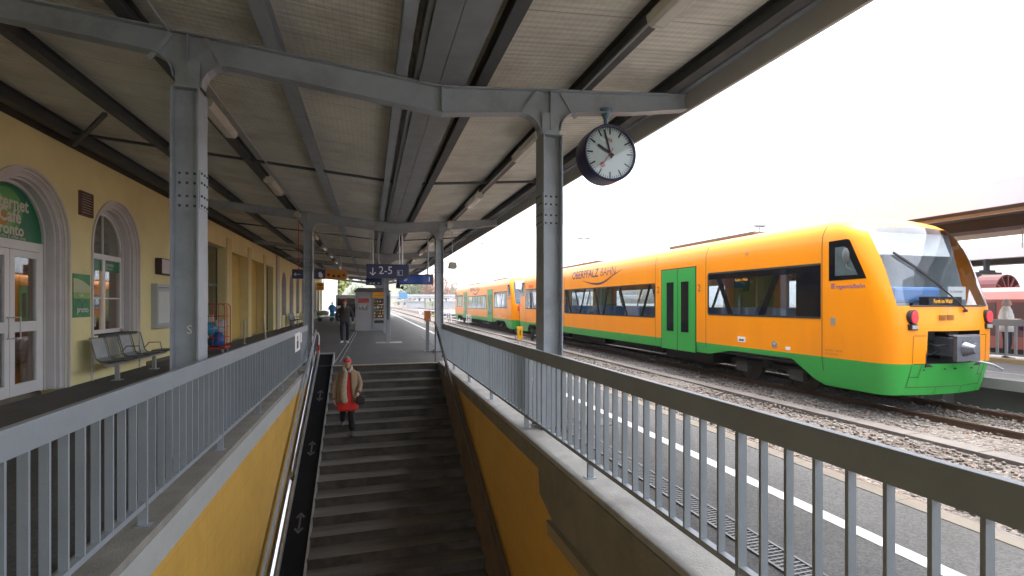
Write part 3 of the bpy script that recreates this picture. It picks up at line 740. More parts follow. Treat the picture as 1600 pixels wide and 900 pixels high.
# rect niches and glazed doors further along
for (a, b_, z0, zt_, ar) in ops:
    if ar: continue
    glazed = a < 21 or a > 30
    mb = MB()
    if glazed:
        mb.box(XD - .04, XD, a, a + .08, 0, zt_); mb.box(XD - .04, XD, b_ - .08, b_, 0, zt_); mb.box(XD - .04, XD, a, b_, zt_ - .08, zt_); mb.box(XD - .04, XD, a, b_, 2.3, 2.38); mb.box(XD - .04, XD, (a+b_)/2 - .04, (a+b_)/2 + .04, 0, zt_)
        f = mb.build('entrance_frame', mat('dark_alu_frame', (.10, .11, .11), .4, .3), sb)
        mb = MB(); mb.box(XD - .03, XD - .02, a + .06, b_ - .06, .05, zt_ - .05); mb.build('entrance_glass', M['dark_glass'], f)
    else:
        mb.box(WX - .41, WX - .34, a - .1, b_ + .1, 0, zt_ + .1); mb.build('niche_panel', niche_m, sb)
# pale pilasters
for y0, y1 in ((19.0, 19.7), (33.4, 34.3)):
    mb = MB(); mb.box(WX, WX + .10, y0, y1, 0, 4.6); mb.build('pilaster', mat('pale_plaster', (.55, .50, .40), .85, 0, .05), sb)
for y in (22.85, 26.5, 30.1):
    mb = MB(); mb.box(WX, WX + .03, y - .38, y + .28, 0, 4.3); mb.build('pilaster', mat('pale_yellow_plaster', (.66, .55, .27), .85, 0, .05), sb)
mb = MB(); mb.box(WX, WX + .025, WY0, 9.0, 0, .12); mb.box(WX, WX + .025, 15, 19, 0, .1); mb.build('skirting', mat('dark_skirting', (.11, .10, .09), .8), sb)
# small iron cramps on the pilaster
vg = MB(); vg.box(WX, WX + .03, 11.90, 12.34, 3.42, 3.87)
ve = thing('vent_grille', 'brown slatted ventilation grille high on the yellow wall between door and window', 'vent grille', (WX, 12.1, 3.42))
mb = MB(); mb.box(WX, WX + .05, 11.88, 11.92, 3.40, 3.89); mb.box(WX, WX + .05, 12.31, 12.35, 3.40, 3.89); mb.box(WX, WX + .05, 11.92, 12.31, 3.40, 3.43); mb.box(WX, WX + .05, 11.92, 12.31, 3.86, 3.89); mb.build('frame', mat('brown_vent', (.12, .06, .05), .6), ve)
mb = MB(); mb.box(WX, WX + .006, 11.92, 12.31, 3.43, 3.86); mb.build('backing', M['black'], ve)
mb = MB()
for i in range(8): z = 3.45 + i * .053; mb.prism([(WX + .01, z + .03), (WX + .05, z), (WX + .05, z + .012), (WX + .01, z + .042)], 'y', 11.92, 12.31)
mb.build('slats', mat('vent_slat', (.40, .30, .27), .5), ve)
# interior lamps and shelves glimpsed through the cafe door: an orange lit bar
mb = MB(); mb.box(-8.8, -8.6, 10.5, 14.0, .0, 1.0); mb.build('cafe_counter', mat('counter', (.10, .05, .03), .5), sb)
mb = MB(); mb.box(-9.18, -9.1, 10.2, 13.6, 1.9, 2.7); mb.build('lit_bar_back', emit('warm_bar_light', (.9, .38, .05), 1.6), sb)
# ================================================================ THINGS ON AND BEFORE THE STATION WALL
def lbl_mat(n, c, **k): return mat(n, c, k.get('r', .45), 0, .04, 4)
# green poster
po = thing('poster', 'green and cream cafe poster on the yellow wall between door and window', 'poster', (WX, 12, 1.36))
mb = MB(); mb.box(WX + .002, WX + .016, 11.68, 12.29, 1.34, 2.21); mb.build('board', mat('poster_green', (.02, .25, .09), .4, 0, .25, 3), po)
mb = MB()
X = WX + .018
pts = [(11.68, 2.10)] + [(11.68 + .61 * i / 10, 2.12 - .16 * (i / 10) ** 2) for i in range(11)] + [(12.29, 1.84), (11.68, 1.84)]
mb.add([(X, p[0], p[1]) for p in pts[1:]], [tuple(range(len(pts) - 1))], 0)
mb.add([(X, 11.68, 1.72), (X, 12.29, 1.72), (X, 12.29, 1.84), (X, 11.68, 1.84)], [(0,1,2,3)], 1)
for cy, r in ((11.86, .13), (12.1, .12)):
    n = 18; vs = []; 
    for i in range(n): a = 2*math.pi*i/n; vs += [(X + .002, cy + r*math.cos(a), 1.55 + 1.1*r*math.sin(a)), (X + .002, cy + .8*r*math.cos(a), 1.55 + .88*r*math.sin(a))]
    mb.add(vs, [(2*i, (2*i+2) % (2*n), (2*i+3) % (2*n), 2*i+1) for i in range(n)], 2)
text_mb(mb, 'pronto', .17, (X, 11.80, 1.44), (0,1,0), (0,0,1), .004, .015, .85, mi=3)
text_mb(mb, 'Café', .09, (X, 11.88, 1.76), (0,1,0), (0,0,1), .004, .005, .9, mi=3)
mb.build('print', [mat('poster_cream', (.45, .50, .28), .4), mat('poster_lime', (.22, .42, .10), .4), mat('poster_dark', (.01, .12, .06), .4), mat('poster_white', (.68, .7, .62), .4)], po)
# notice board
nb = thing('notice_board', 'grey metal display case with a pale sheet behind glass on the yellow wall', 'display case', (WX, 16, 1))
mb = MB(); a, b_, z0, z1 = 15.3, 17.1, .95, 2.15
mb.box(WX, WX + .15, a, a + .09, z0, z1); mb.box(WX, WX + .15, b_ - .09, b_, z0, z1); mb.box(WX, WX + .15, a + .09, b_ - .09, z0, z0 + .09); mb.box(WX, WX + .15, a + .09, b_ - .09, z1 - .09, z1); mb.box(WX, WX + .03, a + .09, b_ - .09, z0 + .09, z1 - .09)
mb.build('case', M['grey_panel'], nb, bevel=.004)
mb = MB(); mb.box(WX + .03, WX + .04, a + .12, b_ - .12, z0 + .12, z1 - .2); mb.build('sheet', mat('pale_sheet', (.58, .64, .62), .6, 0, .05), nb)
# light box sign
lb = thing('light_box_sign', 'flat box sign with white and orange panels above the display case', 'sign', (WX, 16, 2.4))
mb = MB(); a, b_, z0, z1 = 15.55, 17.3, 2.42, 2.86; mb.box(WX, WX + .16, a, b_, z0, z1); mb.build('box', mat('dark_brown_box', (.05, .03, .03), .5), lb, bevel=.004)
mb = MB(); mb.box(WX + .16, WX + .165, a + .02, 16.75, z0 + .03, z1 - .03, 0); mb.box(WX + .16, WX + .165, 16.77, b_ - .02, z0 + .03, z1 - .03, 1)
mb.box(WX + .165, WX + .168, 16.25, 16.6, 2.56, 2.78, 2); mb.box(WX + .168, WX + .170, 16.30, 16.4, 2.6, 2.74, 3); mb.box(WX + .168, WX + .170, 16.45, 16.55, 2.6, 2.74, 3)
mb.build('panel', [mat('panel_pinkwhite', (.50, .42, .42), .4), mat('panel_orange', (.65, .33, .05), .4), mat('panel_grey', (.32, .28, .29), .5), mat('panel_dark', (.12, .10, .12), .5)], lb)
# bench with four wire seats
def bench(label, y0, x=-5.12, full=True):
    t = thing('bench', label, 'bench', (x, y0, 0), 'metal seat benches along the station wall')
    mb = MB(); mb.bar((x, y0, .36), (x, y0 + 3.0, .36), .07, .07); mb.build('beam', M['galv'], t, bevel=.005)
    for yy_ in (y0 + .45, y0 + 2.3):
        mb = MB(); mb.box(x - .035, x + .035, yy_ - .035, yy_ + .035, .0, .33); mb.box(x - .09, x + .09, yy_ - .09, yy_ + .09, 0, .012); mb.build('leg', M['galv'], t)
    wire = mat('seat_wire_dark', (.12, .125, .13), .4, .6, .1, 5); meshm = mat('seat_mesh_grey', (.27, .29, .30), .5, .4, .1, 5)
    prof = [(.30, .44), (.27, .455), (.05, .425), (-.13, .43), (-.20, .50), (-.24, .68), (-.29, .90), (-.31, .91)]
    for i in range(4):
        c = y0 + .30 + i * .58; w = .25
        mb = MB()
        loop = [(x + px, c - w, pz) for px, pz in prof] + [(x + px, c + w, pz) for px, pz in reversed(prof)]
        mb.tube(loop + [loop[0]], .013, 8, caps=False)
        s_ = mb.build('seat_frame', wire, t)
        mb = MB()
        pr2 = prof[1:-1]
        n = 14
        for j in range(1, n): 
            yy_ = c - w + 2 * w * j / n
            mb.tube([(x + px, yy_, pz) for px, pz in pr2], .004, 4, caps=False)
        mb.add([(x + px, c - w + .01, pz) for px, pz in pr2] + [(x + px, c + w - .01, pz) for px, pz in pr2], [(k, k + 1, k + 7, k + 6) for k in range(5)] if i % 2 == 0 else [(k, k + 1, k + 7, k + 6) for k in range(2)])
        mb.build('seat', meshm, t)
        if i in (1, 3):
            mb = MB(); mb.tube([(x - .22, c + w + .02, .52), (x - .12, c + w + .03, .66), (x + .12, c + w + .03, .66), (x + .16, c + w + .02, .47)], .012, 8); mb.build('armrest', wire, t)
    mb = MB(); mb.box(x - .18, x + .28, y0 + 2.62, y0 + 3.12, .415, .445); mb.build('side_table', wire, t, bevel=.005)
    return t
b1 = bench('empty four-seat metal bench under the arched window', 11.85)
copy_tree(b1, (-5.12, 37.0, 0), 'second four-seat metal bench farther along the station wall')
copy_tree(b1, (-5.12, 44.5, 0), 'third four-seat metal bench, seen just beside the far left column')
copy_tree(b1, (-5.12, 53.5, 0), 'farthest four-seat metal bench near the end of the station wall')
# roll cage with bags
rc = thing('roll_cage', 'red wire roll cage on castors by the glazed station entrance', 'roll cage', (-4.98, 18.3, 0))
x0, x1, y0, y1 = -5.42, -4.54, 18.0, 18.7
mb = MB(); mb.box(x0, x1, y0, y1, .14, .20); mb.build('base', M['red'], rc, bevel=.01)
mb = MB()
for yy_ in (y0, y1):
    mb.tube([(x0, yy_, .18), (x0, yy_, 1.52), (x0 + .08, yy_, 1.6), (x1 - .08, yy_, 1.6), (x1, yy_, 1.52), (x1, yy_, .18)], .014, 8)
    for z in (.5, .85, 1.2): mb.tube([(x0, yy_, z), (x1, yy_, z)], .009, 6)
    for i in range(1, 5): xx = x0 + (x1 - x0) * i / 5; mb.tube([(xx, yy_, .2), (xx, yy_, 1.6)], .007, 6)
for xx in (x0, x1):
    for z in (.5, .85, 1.2): mb.tube([(xx, y0, z), (xx, y1, z)], .009, 6)
    for i in range(1, 4): yy_ = y0 + (y1 - y0) * i / 4; mb.tube([(xx, yy_, .2), (xx, yy_, 1.55)], .007, 6)
mb.build('wire_frame', M['red'], rc)
for xx in (x0 + .08, x1 - .08):
    for yy_ in (y0 + .08, y1 - .08):
        mb = MB(); mb.tube([(xx - .02, yy_, .065), (xx + .02, yy_, .065)], .065, 14); mb.box(xx - .03, xx + .03, yy_ - .02, yy_ + .02, .07, .14); mb.build('castor', M['galv'], rc)
def lump(name, label, c, r, m, seed, cat='bag', group=None, sq=.8):
    rr = random.Random(seed); bm = bmesh.new(); bmesh.ops.create_icosphere(bm, subdivisions=3, radius=1)
    ph = [(rr.uniform(2, 5), rr.uniform(0, 6), Vector((rr.uniform(-1,1), rr.uniform(-1,1), rr.uniform(-1,1)))) for _ in range(7)]
    for v in bm.verts:
        k = 1 + sum(.045 * math.sin(f * v.co.dot(d) * 2 + p) for f, p, d in ph)
        co = v.co * k; co.z = max(co.z, -.75); v.co = Vector((co.x * r[0], co.y * r[1], co.z * r[2]))
    o = bm_obj(bm, name, m); o.location = c; tag(o, label, cat, group); return o
lump('plastic_bag', 'round turquoise plastic bag in the middle of the roll cage', (-5.12, 18.3, .78), (.27, .26, .24), mat('cyan_bag', (.02, .25, .42), .35, 0, .15, 6), 1, group='bags in the roll cage')
lump('plastic_bag', 'deep blue plastic bag low on the right in the roll cage', (-4.78, 18.25, .42), (.18, .2, .27), mat('blue_bag', (.02, .12, .42), .35, 0, .15, 6), 2, group='bags in the roll cage')
lump('plastic_bag', 'white plastic bag at the back right of the roll cage', (-4.80, 18.5, .84), (.19, .16, .26), mat('white_bag', (.55, .55, .58), .4, 0, .1, 6), 3, group='bags in the roll cage')
lump('plastic_bag', 'dark teal plastic bag at the bottom centre of the roll cage', (-5.0, 18.35, .34), (.16, .2, .17), mat('teal_bag', (.01, .09, .13), .35, 0, .15, 6), 4, group='bags in the roll cage')
mb = MB(); mb.box(-5.39, -5.16, 18.08, 18.6, .203, .52); tag(mb.build('carton', mat('white_carton', (.5, .48, .47), .7), bevel=.005), 'white carton at the bottom left of the roll cage', 'carton')
mb = MB(); mb.prism([(18.2, 1.02), (18.5, 1.02), (18.36, 1.24)], 'x', -5.08, -4.97); tag(mb.build('crumpled_paper', mat('white_carton', (.5,.5,.5), .7)), 'pale crumpled paper peak on top of the turquoise bag', 'paper')
# thin bollards near the wall
for (x, y, lean, l) in ((-4.8, 21.8, .0, 'straight thin metal post before the ochre wall niche'), (-4.68, 25.3, -.09, 'leaning thin metal post before the second ochre niche')):
    t = thing('bollard', l, 'post', (x, y, 0), 'thin metal posts along the station wall')
    mb = MB(); mb.tube([(x, y, 0), (x + lean, y, .96)], .028, 10); mb.build('pole', M['galv'], t)
    mb = MB(); mb.tube([(x, y, 0), (x, y, .015)], .08, 12); mb.build('foot', M['galv'], t)
# far display stand with potted branch look: small bare pole near the wall end
# ================================================================ CLOCK
ck = thing('station_clock', 'round station clock with dark blue case hanging from the canopy beam', 'clock', (3.04, 6.0, 3.62))
cx, cyy, cz_ = 3.04, 6.0, 3.60
navy_case = mat('navy_clock_case', (.016, .014, .055), .28, 0, .1, 3)
mb = MB(); n = 48
def ring_y(mb, cx, cz, prof, n=48, mi=0):
    """lathe around a y-parallel axis: prof = list of (y, r)"""
    o = len(mb.v)
    for (y, r) in prof:
        for k in range(n): a = 2*math.pi*k/n; mb.v.append((cx + r*math.cos(a), y, cz + r*math.sin(a)))
    for i in range(len(prof) - 1):
        for k in range(n): mb.f.append((o+i*n+k, o+i*n+(k+1)%n, o+(i+1)*n+(k+1)%n, o+(i+1)*n+k)); mb.m.append(mi)
ring_y(mb, cx, cz_, [(5.875, .335), (5.855, .345), (5.85, .36), (5.86, .375), (5.90, .38), (6.10, .38), (6.14, .375), (6.15, .36), (6.145, .345), (6.125, .335)])
mb.build('case', navy_case, ck, smooth=True)
for yd, sg in ((5.885, -1), (6.115, 1)):
    mb = MB(); mb.add([(cx, yd, cz_)] + [(cx + .345*math.cos(2*math.pi*k/n), yd, cz_ + .345*math.sin(2*math.pi*k/n)) for k in range(n)], [(0, 1 + k, 1 + (k+1) % n) for k in range(n)])
    dial = mb.build('dial', mat('clock_dial', (.66, .68, .68), .45, 0, .03, 2), ck)
    mb = MB(); yk = yd + sg * .003
    def rad(a, r0, r1, w, y=yk, mi=0):
        a = R(a) * (1 if sg < 0 else -1); d = (math.sin(a), math.cos(a)); p = (math.cos(a), -math.sin(a))
        vs = [(cx + d[0]*r + p[0]*q*w/2, y, cz_ + d[1]*r + p[1]*q*w/2) for r, q in ((r0,-1),(r0,1),(r1,1),(r1,-1))]; mb.add(vs, [(0,1,2,3)], mi)
    for k in range(60): rad(k * 6, .30, .335, .008) if k % 5 else rad(k * 6, .245, .335, .022)
    mb.build('minute_marks', M['black'], dial)
    mb = MB(); rad(298.5, -.06, .20, .036, yd + sg*.008); hh = mb.build('hour_hand', M['black'], dial)
    mb = MB(); rad(344, -.07, .31, .026, yd + sg*.012); mb.build('minute_hand', M['black'], dial)
    mb = MB(); rad(214, -.08, .16, .010, yd + sg*.016)
    vs = [(cx + sg*-1*math.sin(R(214)) * .20 + .035*math.cos(2*math.pi*k/16), yd + sg*.016, cz_ + math.cos(R(214))*.20 + .035*math.sin(2*math.pi*k/16)) for k in range(16)]
    mb.add(vs, [tuple(range(16))]); mb.build('second_hand', mat('red_hand', (.5, .05, .06), .5), dial)
    if sg < 0:
        mb = MB(); yk = yd - .004
        for a_, b_ in (((-.03, .145), (.03, .150)), ((-.03, .185), (.03, .190)), ((-.03, .15), (-.025, .185)), ((.025, .15), (.03, .185))): mb.box(cx + a_[0], cx + b_[0], yk, yk + .001, cz_ + a_[1], cz_ + b_[1])
        text_mb(mb, 'DB', .035, (cx - .021, yk, cz_ + .155), (1,0,0), (0,0,1), .001, .01); mb.build('emblem', mat('red_mark', (.45, .05, .06), .5), dial)
    mb = MB(); mb.add([(cx, yd + sg*.022, cz_)] + [(cx + .345*math.cos(2*math.pi*k/n), yd + sg*.022, cz_ + .345*math.sin(2*math.pi*k/n)) for k in range(n)], [(0, 1 + k, 1 + (k+1) % n) for k in range(n)])
    mb.build('cover_glass', M['clear_glass'], ck)
mb = MB(); zb = zt(cx) - .22
mb.tube([(cx, cyy, cz_ + .37), (cx, cyy, zb - .14), (cx, cyy, zb - .10), (cx, cyy, zb - .02), (cx, cyy, zb)], [.028, .028, .045, .085, .09], 18)
mb.build('hanger', mat('clock_hanger_blue_grey', (.10, .17, .23), .4, .1, .08, 5), ck, smooth=True)
# ================================================================ HANGING SIGNS
sg = thing('platform_sign', 'dark blue hanging sign reading 2-5 with a down arrow and lift symbol', 'sign', (.56, 16.6, 2.7))
mb = MB(); mb.box(-.11, 1.24, 16.62, 16.74, 2.44, 2.90); mb.build('panel', M['navy'], sg, bevel=.006)
wt = mat('sign_white', (.72, .72, .75), .5, 0, .02)
mb = MB(); ys_ = 16.619
text_mb(mb, '2-5', .36, (.27, ys_, 2.58), (1,0,0), (0,0,1), .003, .0, .95)
mb.box(.075, .105, ys_ - .003, ys_, 2.55, 2.78); mb.bar((.09, ys_ - .002, 2.54), (.0, ys_ - .002, 2.63), .004, .03, up=(1,0,1)); mb.bar((.09, ys_ - .002, 2.54), (.18, ys_ - .002, 2.63), .004, .03, up=(-1,0,1))
for a_, b_, c_, d_ in ((.86, 1.04, 2.53, 2.54), (.86, 1.04, 2.70, 2.71), (.86, .87, 2.54, 2.70), (1.03, 1.04, 2.54, 2.70)): mb.box(a_, b_, ys_ - .003, ys_, c_, d_)
mb.box(.90, .925, ys_ - .003, ys_, 2.57, 2.64); mb.box(.895, .93, ys_ - .003, ys_, 2.64, 2.67); mb.box(.93, .96, ys_ - .003, ys_, 2.555, 2.565)
mb.build('lettering', wt, sg)
for x in (.09, .93, 1.02):
    mb = MB(); mb.tube([(x, 16.68, 2.90), (x, 16.68, zt(x) - .3)], .018, 8); mb.build('hanging_rod', M['galv'], sg)
s2 = thing('small_sign', 'small dark blue sign peeking out below the 2-5 sign', 'sign', (.2, 18, 2.4))
mb = MB(); mb.box(-.14, .40, 18.0, 18.06, 2.26, 2.52); mb.build('panel', M['navy'], s2)
mb = MB()
for x in (-.02, .09, .25): mb.prism([(x, 2.345), (x + .09, 2.345), (x + .045, 2.30)], 'y', 17.995, 18.0)
mb.build('symbols', wt, s2)
mb = MB(); mb.tube([(.0, 18.03, 2.52), (.0, 18.03, 4.1)], .014, 6); mb.tube([(.3, 18.03, 2.52), (.3, 18.03, 4.1)], .014, 6); mb.build('hanging_rod', M['galv'], s2)
dp = thing('destination_display', 'blue train destination display hanging over the platform behind the 2-5 sign', 'display', (1.7, 20, 2.6))
mb = MB(); mb.box(1.02, 2.46, 20, 20.22, 2.38, 2.78); mb.build('case', M['navy'], dp, bevel=.008)
mb = MB(); mb.box(1.12, 2.36, 19.993, 20.0, 2.43, 2.72); mb.build('screen', M['blue_disp'], dp)
mb = MB()
for dx in (0, .06): mb.bar((1.30 + dx, 19.991, 2.50), (1.42 + dx, 19.991, 2.66), .003, .022, up=(1,0,-1))
mb.box(2.28, 2.31, 19.99, 19.993, 2.5, 2.68)
mb.build('marks', wt, dp)
for x in (1.25, 2.25):
    mb = MB(); mb.tube([(x, 20.11, 2.78), (x, 20.11, zt(x))], .03, 8); mb.build('hanging_rod', M['steel'], dp)
cam_t = thing('loudspeaker', 'black speaker with looping cables under the blue destination display', 'loudspeaker', (1.2, 20.2, 2.3))
mb = MB(); mb.box(1.0, 1.16, 20.05, 20.3, 2.22, 2.38); mb.ball((1.24, 20.15, 2.25), .07, n=10); mb.build('housing', M['black'], cam_t)
mb = MB(); mb.tube([(1.26, 20.15, 2.2)] + [(1.28 + .17*math.sin(a), 20.15, 2.28 - .1*math.cos(a)) for a in (.3, .7, 1.1, 1.5, 1.9, 2.3)], .014, 6); mb.build('cable', M['black'], cam_t)
# navy and orange direction sign left
ds = thing('direction_sign', 'long hanging sign, navy with a left arrow and orange with shop symbols', 'sign', (-1.85, 20, 2.7))
mb = MB(); mb.box(-2.80, -1.63, 20, 20.1, 2.55, 2.90); mb.build('navy_panel', M['navy'], ds)
mb = MB(); mb.box(-1.63, -.86, 20, 20.1, 2.55, 2.90); mb.build('orange_panel', mat('orange_sign_panel', (.55, .20, .02), .5, 0, .05), ds)
mb = MB(); mb.bar((-2.72, 19.998, 2.71), (-2.5, 19.998, 2.71), .003, .02); mb.bar((-2.73, 19.998, 2.71), (-2.66, 19.998, 2.77), .003, .02); mb.bar((-2.73, 19.998, 2.71), (-2.66, 19.998, 2.65), .003, .02)
text_mb(mb, 'Ausgang', .09, (-2.42, 19.998, 2.73), (1,0,0), (0,0,1), .003); mb.prism([(-1.86, 2.62), (-1.74, 2.60), (-1.72, 2.72), (-1.80, 2.82), (-1.88, 2.78)], 'y', 19.994, 19.998); mb.build('lettering', wt, ds)
mb = MB()
for x in (-1.33, -1.15): mb.prism([(x - .05, 2.62), (x + .05, 2.62), (x + .05, 2.68), (x, 2.73), (x - .05, 2.68)], 'y', 19.994, 19.998)
mb.box(-1.56, -1.48, 19.994, 19.998, 2.66, 2.76); mb.box(-1.0, -.92, 19.994, 19.998, 2.66, 2.74)
mb.build('symbols', M['black'], ds)
for x in (-2.58, -1.08): mb = MB(); mb.tube([(x, 20.05, 2.90), (x, 20.05, zt(x) + .1)], .014, 6); mb.build('hanging_rod', M['red'] if x < -2 else M['galv'], ds)
ys2 = thing('square_sign', 'small square orange-yellow hanging sign beyond the far left column', 'sign', (-2.7, 30, 2.6))
mb = MB(); mb.box(-2.93, -2.52, 30, 30.05, 2.37, 2.80); mb.build('panel', mat('yellow_orange_panel', (.70, .32, .03), .5), ys2)
mb = MB(); mb.prism([(-2.84, 2.62), (-2.60, 2.62), (-2.66, 2.72), (-2.72, 2.68), (-2.78, 2.74)], 'y', 29.995, 30.0); mb.box(-2.85, -2.6, 29.995, 30, 2.47, 2.52); mb.build('symbols', mat('brown_symbol', (.18, .08, .02), .6), ys2)
mb = MB(); mb.tube([(-2.55, 30.02, 2.80), (-2.55, 30.02, zt(-2.55))], .012, 6); mb.build('hanging_rod', M['galv'], ys2)
# hanging yard lamp right of the far right column
hl = thing('hanging_lamp', 'beige box lamp on a thin rod hanging near the canopy edge', 'lamp', (2.75, 16.9, 2.9))
hx, hy = 3.0, 18.6
mb = MB(); mb.prism([(hx - .15, 2.95), (hx + .11, 2.93), (hx + .17, 3.0), (hx + .13, 3.17), (hx - .10, 3.18)], 'y', hy - .12, hy + .12); mb.build('lamp_box', mat('beige_lamp', (.30, .27, .20), .6), hl)
mb = MB(); mb.tube([(hx, hy, 3.17), (hx, hy, 4.35)], .011, 8); mb.build('rod', M['galv'], hl)
# ================================================================ KIOSK
kx0, kx1, ky0, ky1, kz = -.82, 1.12, 30.3, 32.0, 2.30
kk = thing('vending_kiosk', 'grey kiosk with snack vending machine and poster under the canopy', 'kiosk', (.15, 31, 0))
mb = MB(); mb.box(kx0, kx1, ky0, ky1, .0, kz); mb.build('cabinet', mat('kiosk_grey', (.36, .37, .40), .5, 0, .05), kk, bevel=.01)
mb = MB(); mb.box(kx0 - .08, kx1 + .08, ky0 - .08, ky1 + .08, kz, kz + .05); mb.add([(kx0-.08, ky0-.08, kz+.05), (kx1+.08, ky0-.08, kz+.05), (kx1+.08, ky1+.08, kz+.05), (kx0-.08, ky1+.08, kz+.05), (kx0+.15, ky0+.6, kz+.25), (kx1-.15, ky0+.6, kz+.25), (kx1-.15, ky1-.6, kz+.25), (kx0+.15, ky1-.6, kz+.25)], [(0,1,5,4),(1,2,6,5),(2,3,7,6),(3,0,4,7),(4,5,6,7)])
mb.build('roof', mat('kiosk_roof', (.14, .13, .13), .7, 0, .1), kk)
mb = MB(); mb.box(kx0 + .14, kx0 + .78, ky0 - .02, ky0, 1.15, 1.95); pp = mb.build('poster', mat('poster_grey_white', (.45, .45, .45), .5, 0, .3, 4), kk)
mb = MB(); mb.box(kx0 + .15, kx0 + .77, ky0 - .024, ky0 - .02, 1.65, 1.92); mb.build('red_print', mat('poster_red', (.50, .09, .07), .5, 0, .3, 6), pp)
mb = MB(); rr = random.Random(4)
for i in range(7): x = kx0 + .2 + i * .08; h = rr.uniform(.15, .45); mb.box(x, x + .05, ky0 - .024, ky0 - .02, 1.2, 1.2 + h)
mb.build('skyline_print', mat('poster_dark_print', (.14, .13, .15), .5), pp)
mb = MB(); mb.box(kx0 + .07, kx0 + .11, ky0 - .03, ky0, 1.3, 1.4); mb.build('lock', M['black'], kk)
vx0 = .14
mb = MB(); mb.box(vx0, kx1 - .04, ky0 - .05, ky0, .1, 1.95); vm = mb.build('vending_front', mat('vending_grey', (.26, .28, .30), .4), kk)
mb = MB(); mb.box(vx0, kx1 - .04, ky0 - .06, ky0 - .0, 1.96, 2.27); hd = mb.build('header_panel', mat('header_orange', (.75, .33, .01), .4), kk)
mb = MB(); text_mb(mb, 'Snacks & Drinks', .11, (vx0 + .08, ky0 - .061, 2.08), (1,0,0), (0,0,1), .003, .004, .8); mb.build('lettering', mat('letter_brown', (.2, .08, .01), .5), hd)
mb = MB(); mb.box(vx0 + .08, kx1 - .12, ky0 - .056, ky0 - .05, .75, 1.88); mb.build('display_window', M['black_gloss'], vm)
mb = MB()
cols_ = [mat('pack_%s' % n_, c_, .5) for n_, c_ in (('yellow', (.7, .5, .05)), ('red', (.5, .05, .04)), ('cream', (.6, .55, .42)), ('green', (.1, .3, .1)), ('brown', (.25, .12, .06)), ('white', (.65, .65, .65)))]
for r_ in range(6):
    for c_ in range(9):
        x = vx0 + .11 + c_ * .077; z = .80 + r_ * .175; mb.box(x, x + .055, ky0 - .075, ky0 - .056, z, z + rr.uniform(.08, .13), rr.randrange(6))
tag(mb.build('snack_packs', cols_, vm), kind='stuff')
mb = MB(); mb.box(vx0 + .1, kx1 - .2, ky0 - .056, ky0 - .05, .45, .62); mb.build('pickup_flap', M['black'], vm)
# grey info pillar with speaking tube in front of the centre column
ip = thing('info_pillar', 'tall narrow grey help point pillar beside the centre column', 'pillar', (.98, 21.4, 0))
px = .73
mb = MB(); mb.box(px - .085, px + .085, 20.9, 21.05, .0, 2.0); mb.prism([(px-.1, 2.0), (px+.1, 2.0), (px+.1, 2.03), (px-.1, 2.03)], 'y', 20.88, 21.07); mb.build('body', M['steel_light'], ip, bevel=.008)
mb = MB(); mb.box(px - .06, px + .02, 20.893, 20.90, .95, 1.95); mb.build('dark_panel', M['steel_dark'], ip)
mb = MB(); mb.box(px - .5, px + .55, 20.6, 21.4, .002, .008); tag(mb.build('concrete_patch', M['concrete']), 'pale concrete patch in the asphalt round the help point pillar', 'floor patch')
# orange validator on a post
vb = thing('ticket_validator', 'orange ticket validator box on a grey post by the far right column', 'ticket validator', (1.9, 16.9, 0))
vx, vy = 1.88, 16.9
mb = MB(); mb.box(vx - .055, vx + .055, vy - .05, vy + .05, 0, 1.02); mb.box(vx - .1, vx + .1, vy - .1, vy + .1, 0, .012); mb.build('post', M['steel_light'], vb)
mb = MB(); mb.box(vx - .10, vx + .10, vy - .09, vy + .09, 1.02, 1.37); bx_ = mb.build('box', M['orange_box'], vb, bevel=.012)
mb = MB(); mb.box(vx + .03, vx + .07, vy - .094, vy - .09, 1.05, 1.09); mb.build('label', M['white'], bx_)
# placard tied to the left railing and red-white hoop
pl = thing('placard', 'small white placard with a dark symbol fixed to the left railing', 'sign', (-1.53, 12.3, .8))
yp_ = 11.5
mb = MB(); mb.box(-1.536, -1.528, 11.35, 12.15, .57, .97); mb.build('board', M['white'], pl)
mb = MB(); mb.box(-1.528, -1.526, 11.6, 11.85, .63, .80); mb.ball((-1.527, 11.72, .86), .003, .08, .05, 8); mb.build('pictogram', M['black'], pl)
pl2 = thing('placard', 'smaller white notice right of the placard on the left railing', 'sign', (-1.53, 12.4, .8))
mb = MB(); mb.box(-1.536, -1.528, 12.22, 12.42, .72, .93); mb.build('board', M['white'], pl2)
hp = thing('hoop_barrier', 'red and white bent tube hoop at the top of the luggage conveyor', 'barrier', (-1.42, 14.2, 0))
mb = MB(); mb.tube([(-1.50, 14.3, .0), (-1.50, 14.3, .72), (-1.47, 14.3, .8), (-1.36, 14.3, .82), (-1.33, 14.3, .72), (-1.33, 14.3, .0)], .022, 8); mb.build('tube', mat('pale_tube', (.6, .55, .55), .4), hp)
mb = MB(); mb.tube([(-1.33, 14.3, .25), (-1.33, 14.3, .5)], .025, 8, mi=0); mb.tube([(-1.50, 14.3, .3), (-1.50, 14.3, .55)], .025, 8); mb.build('red_band', M['red'], hp)
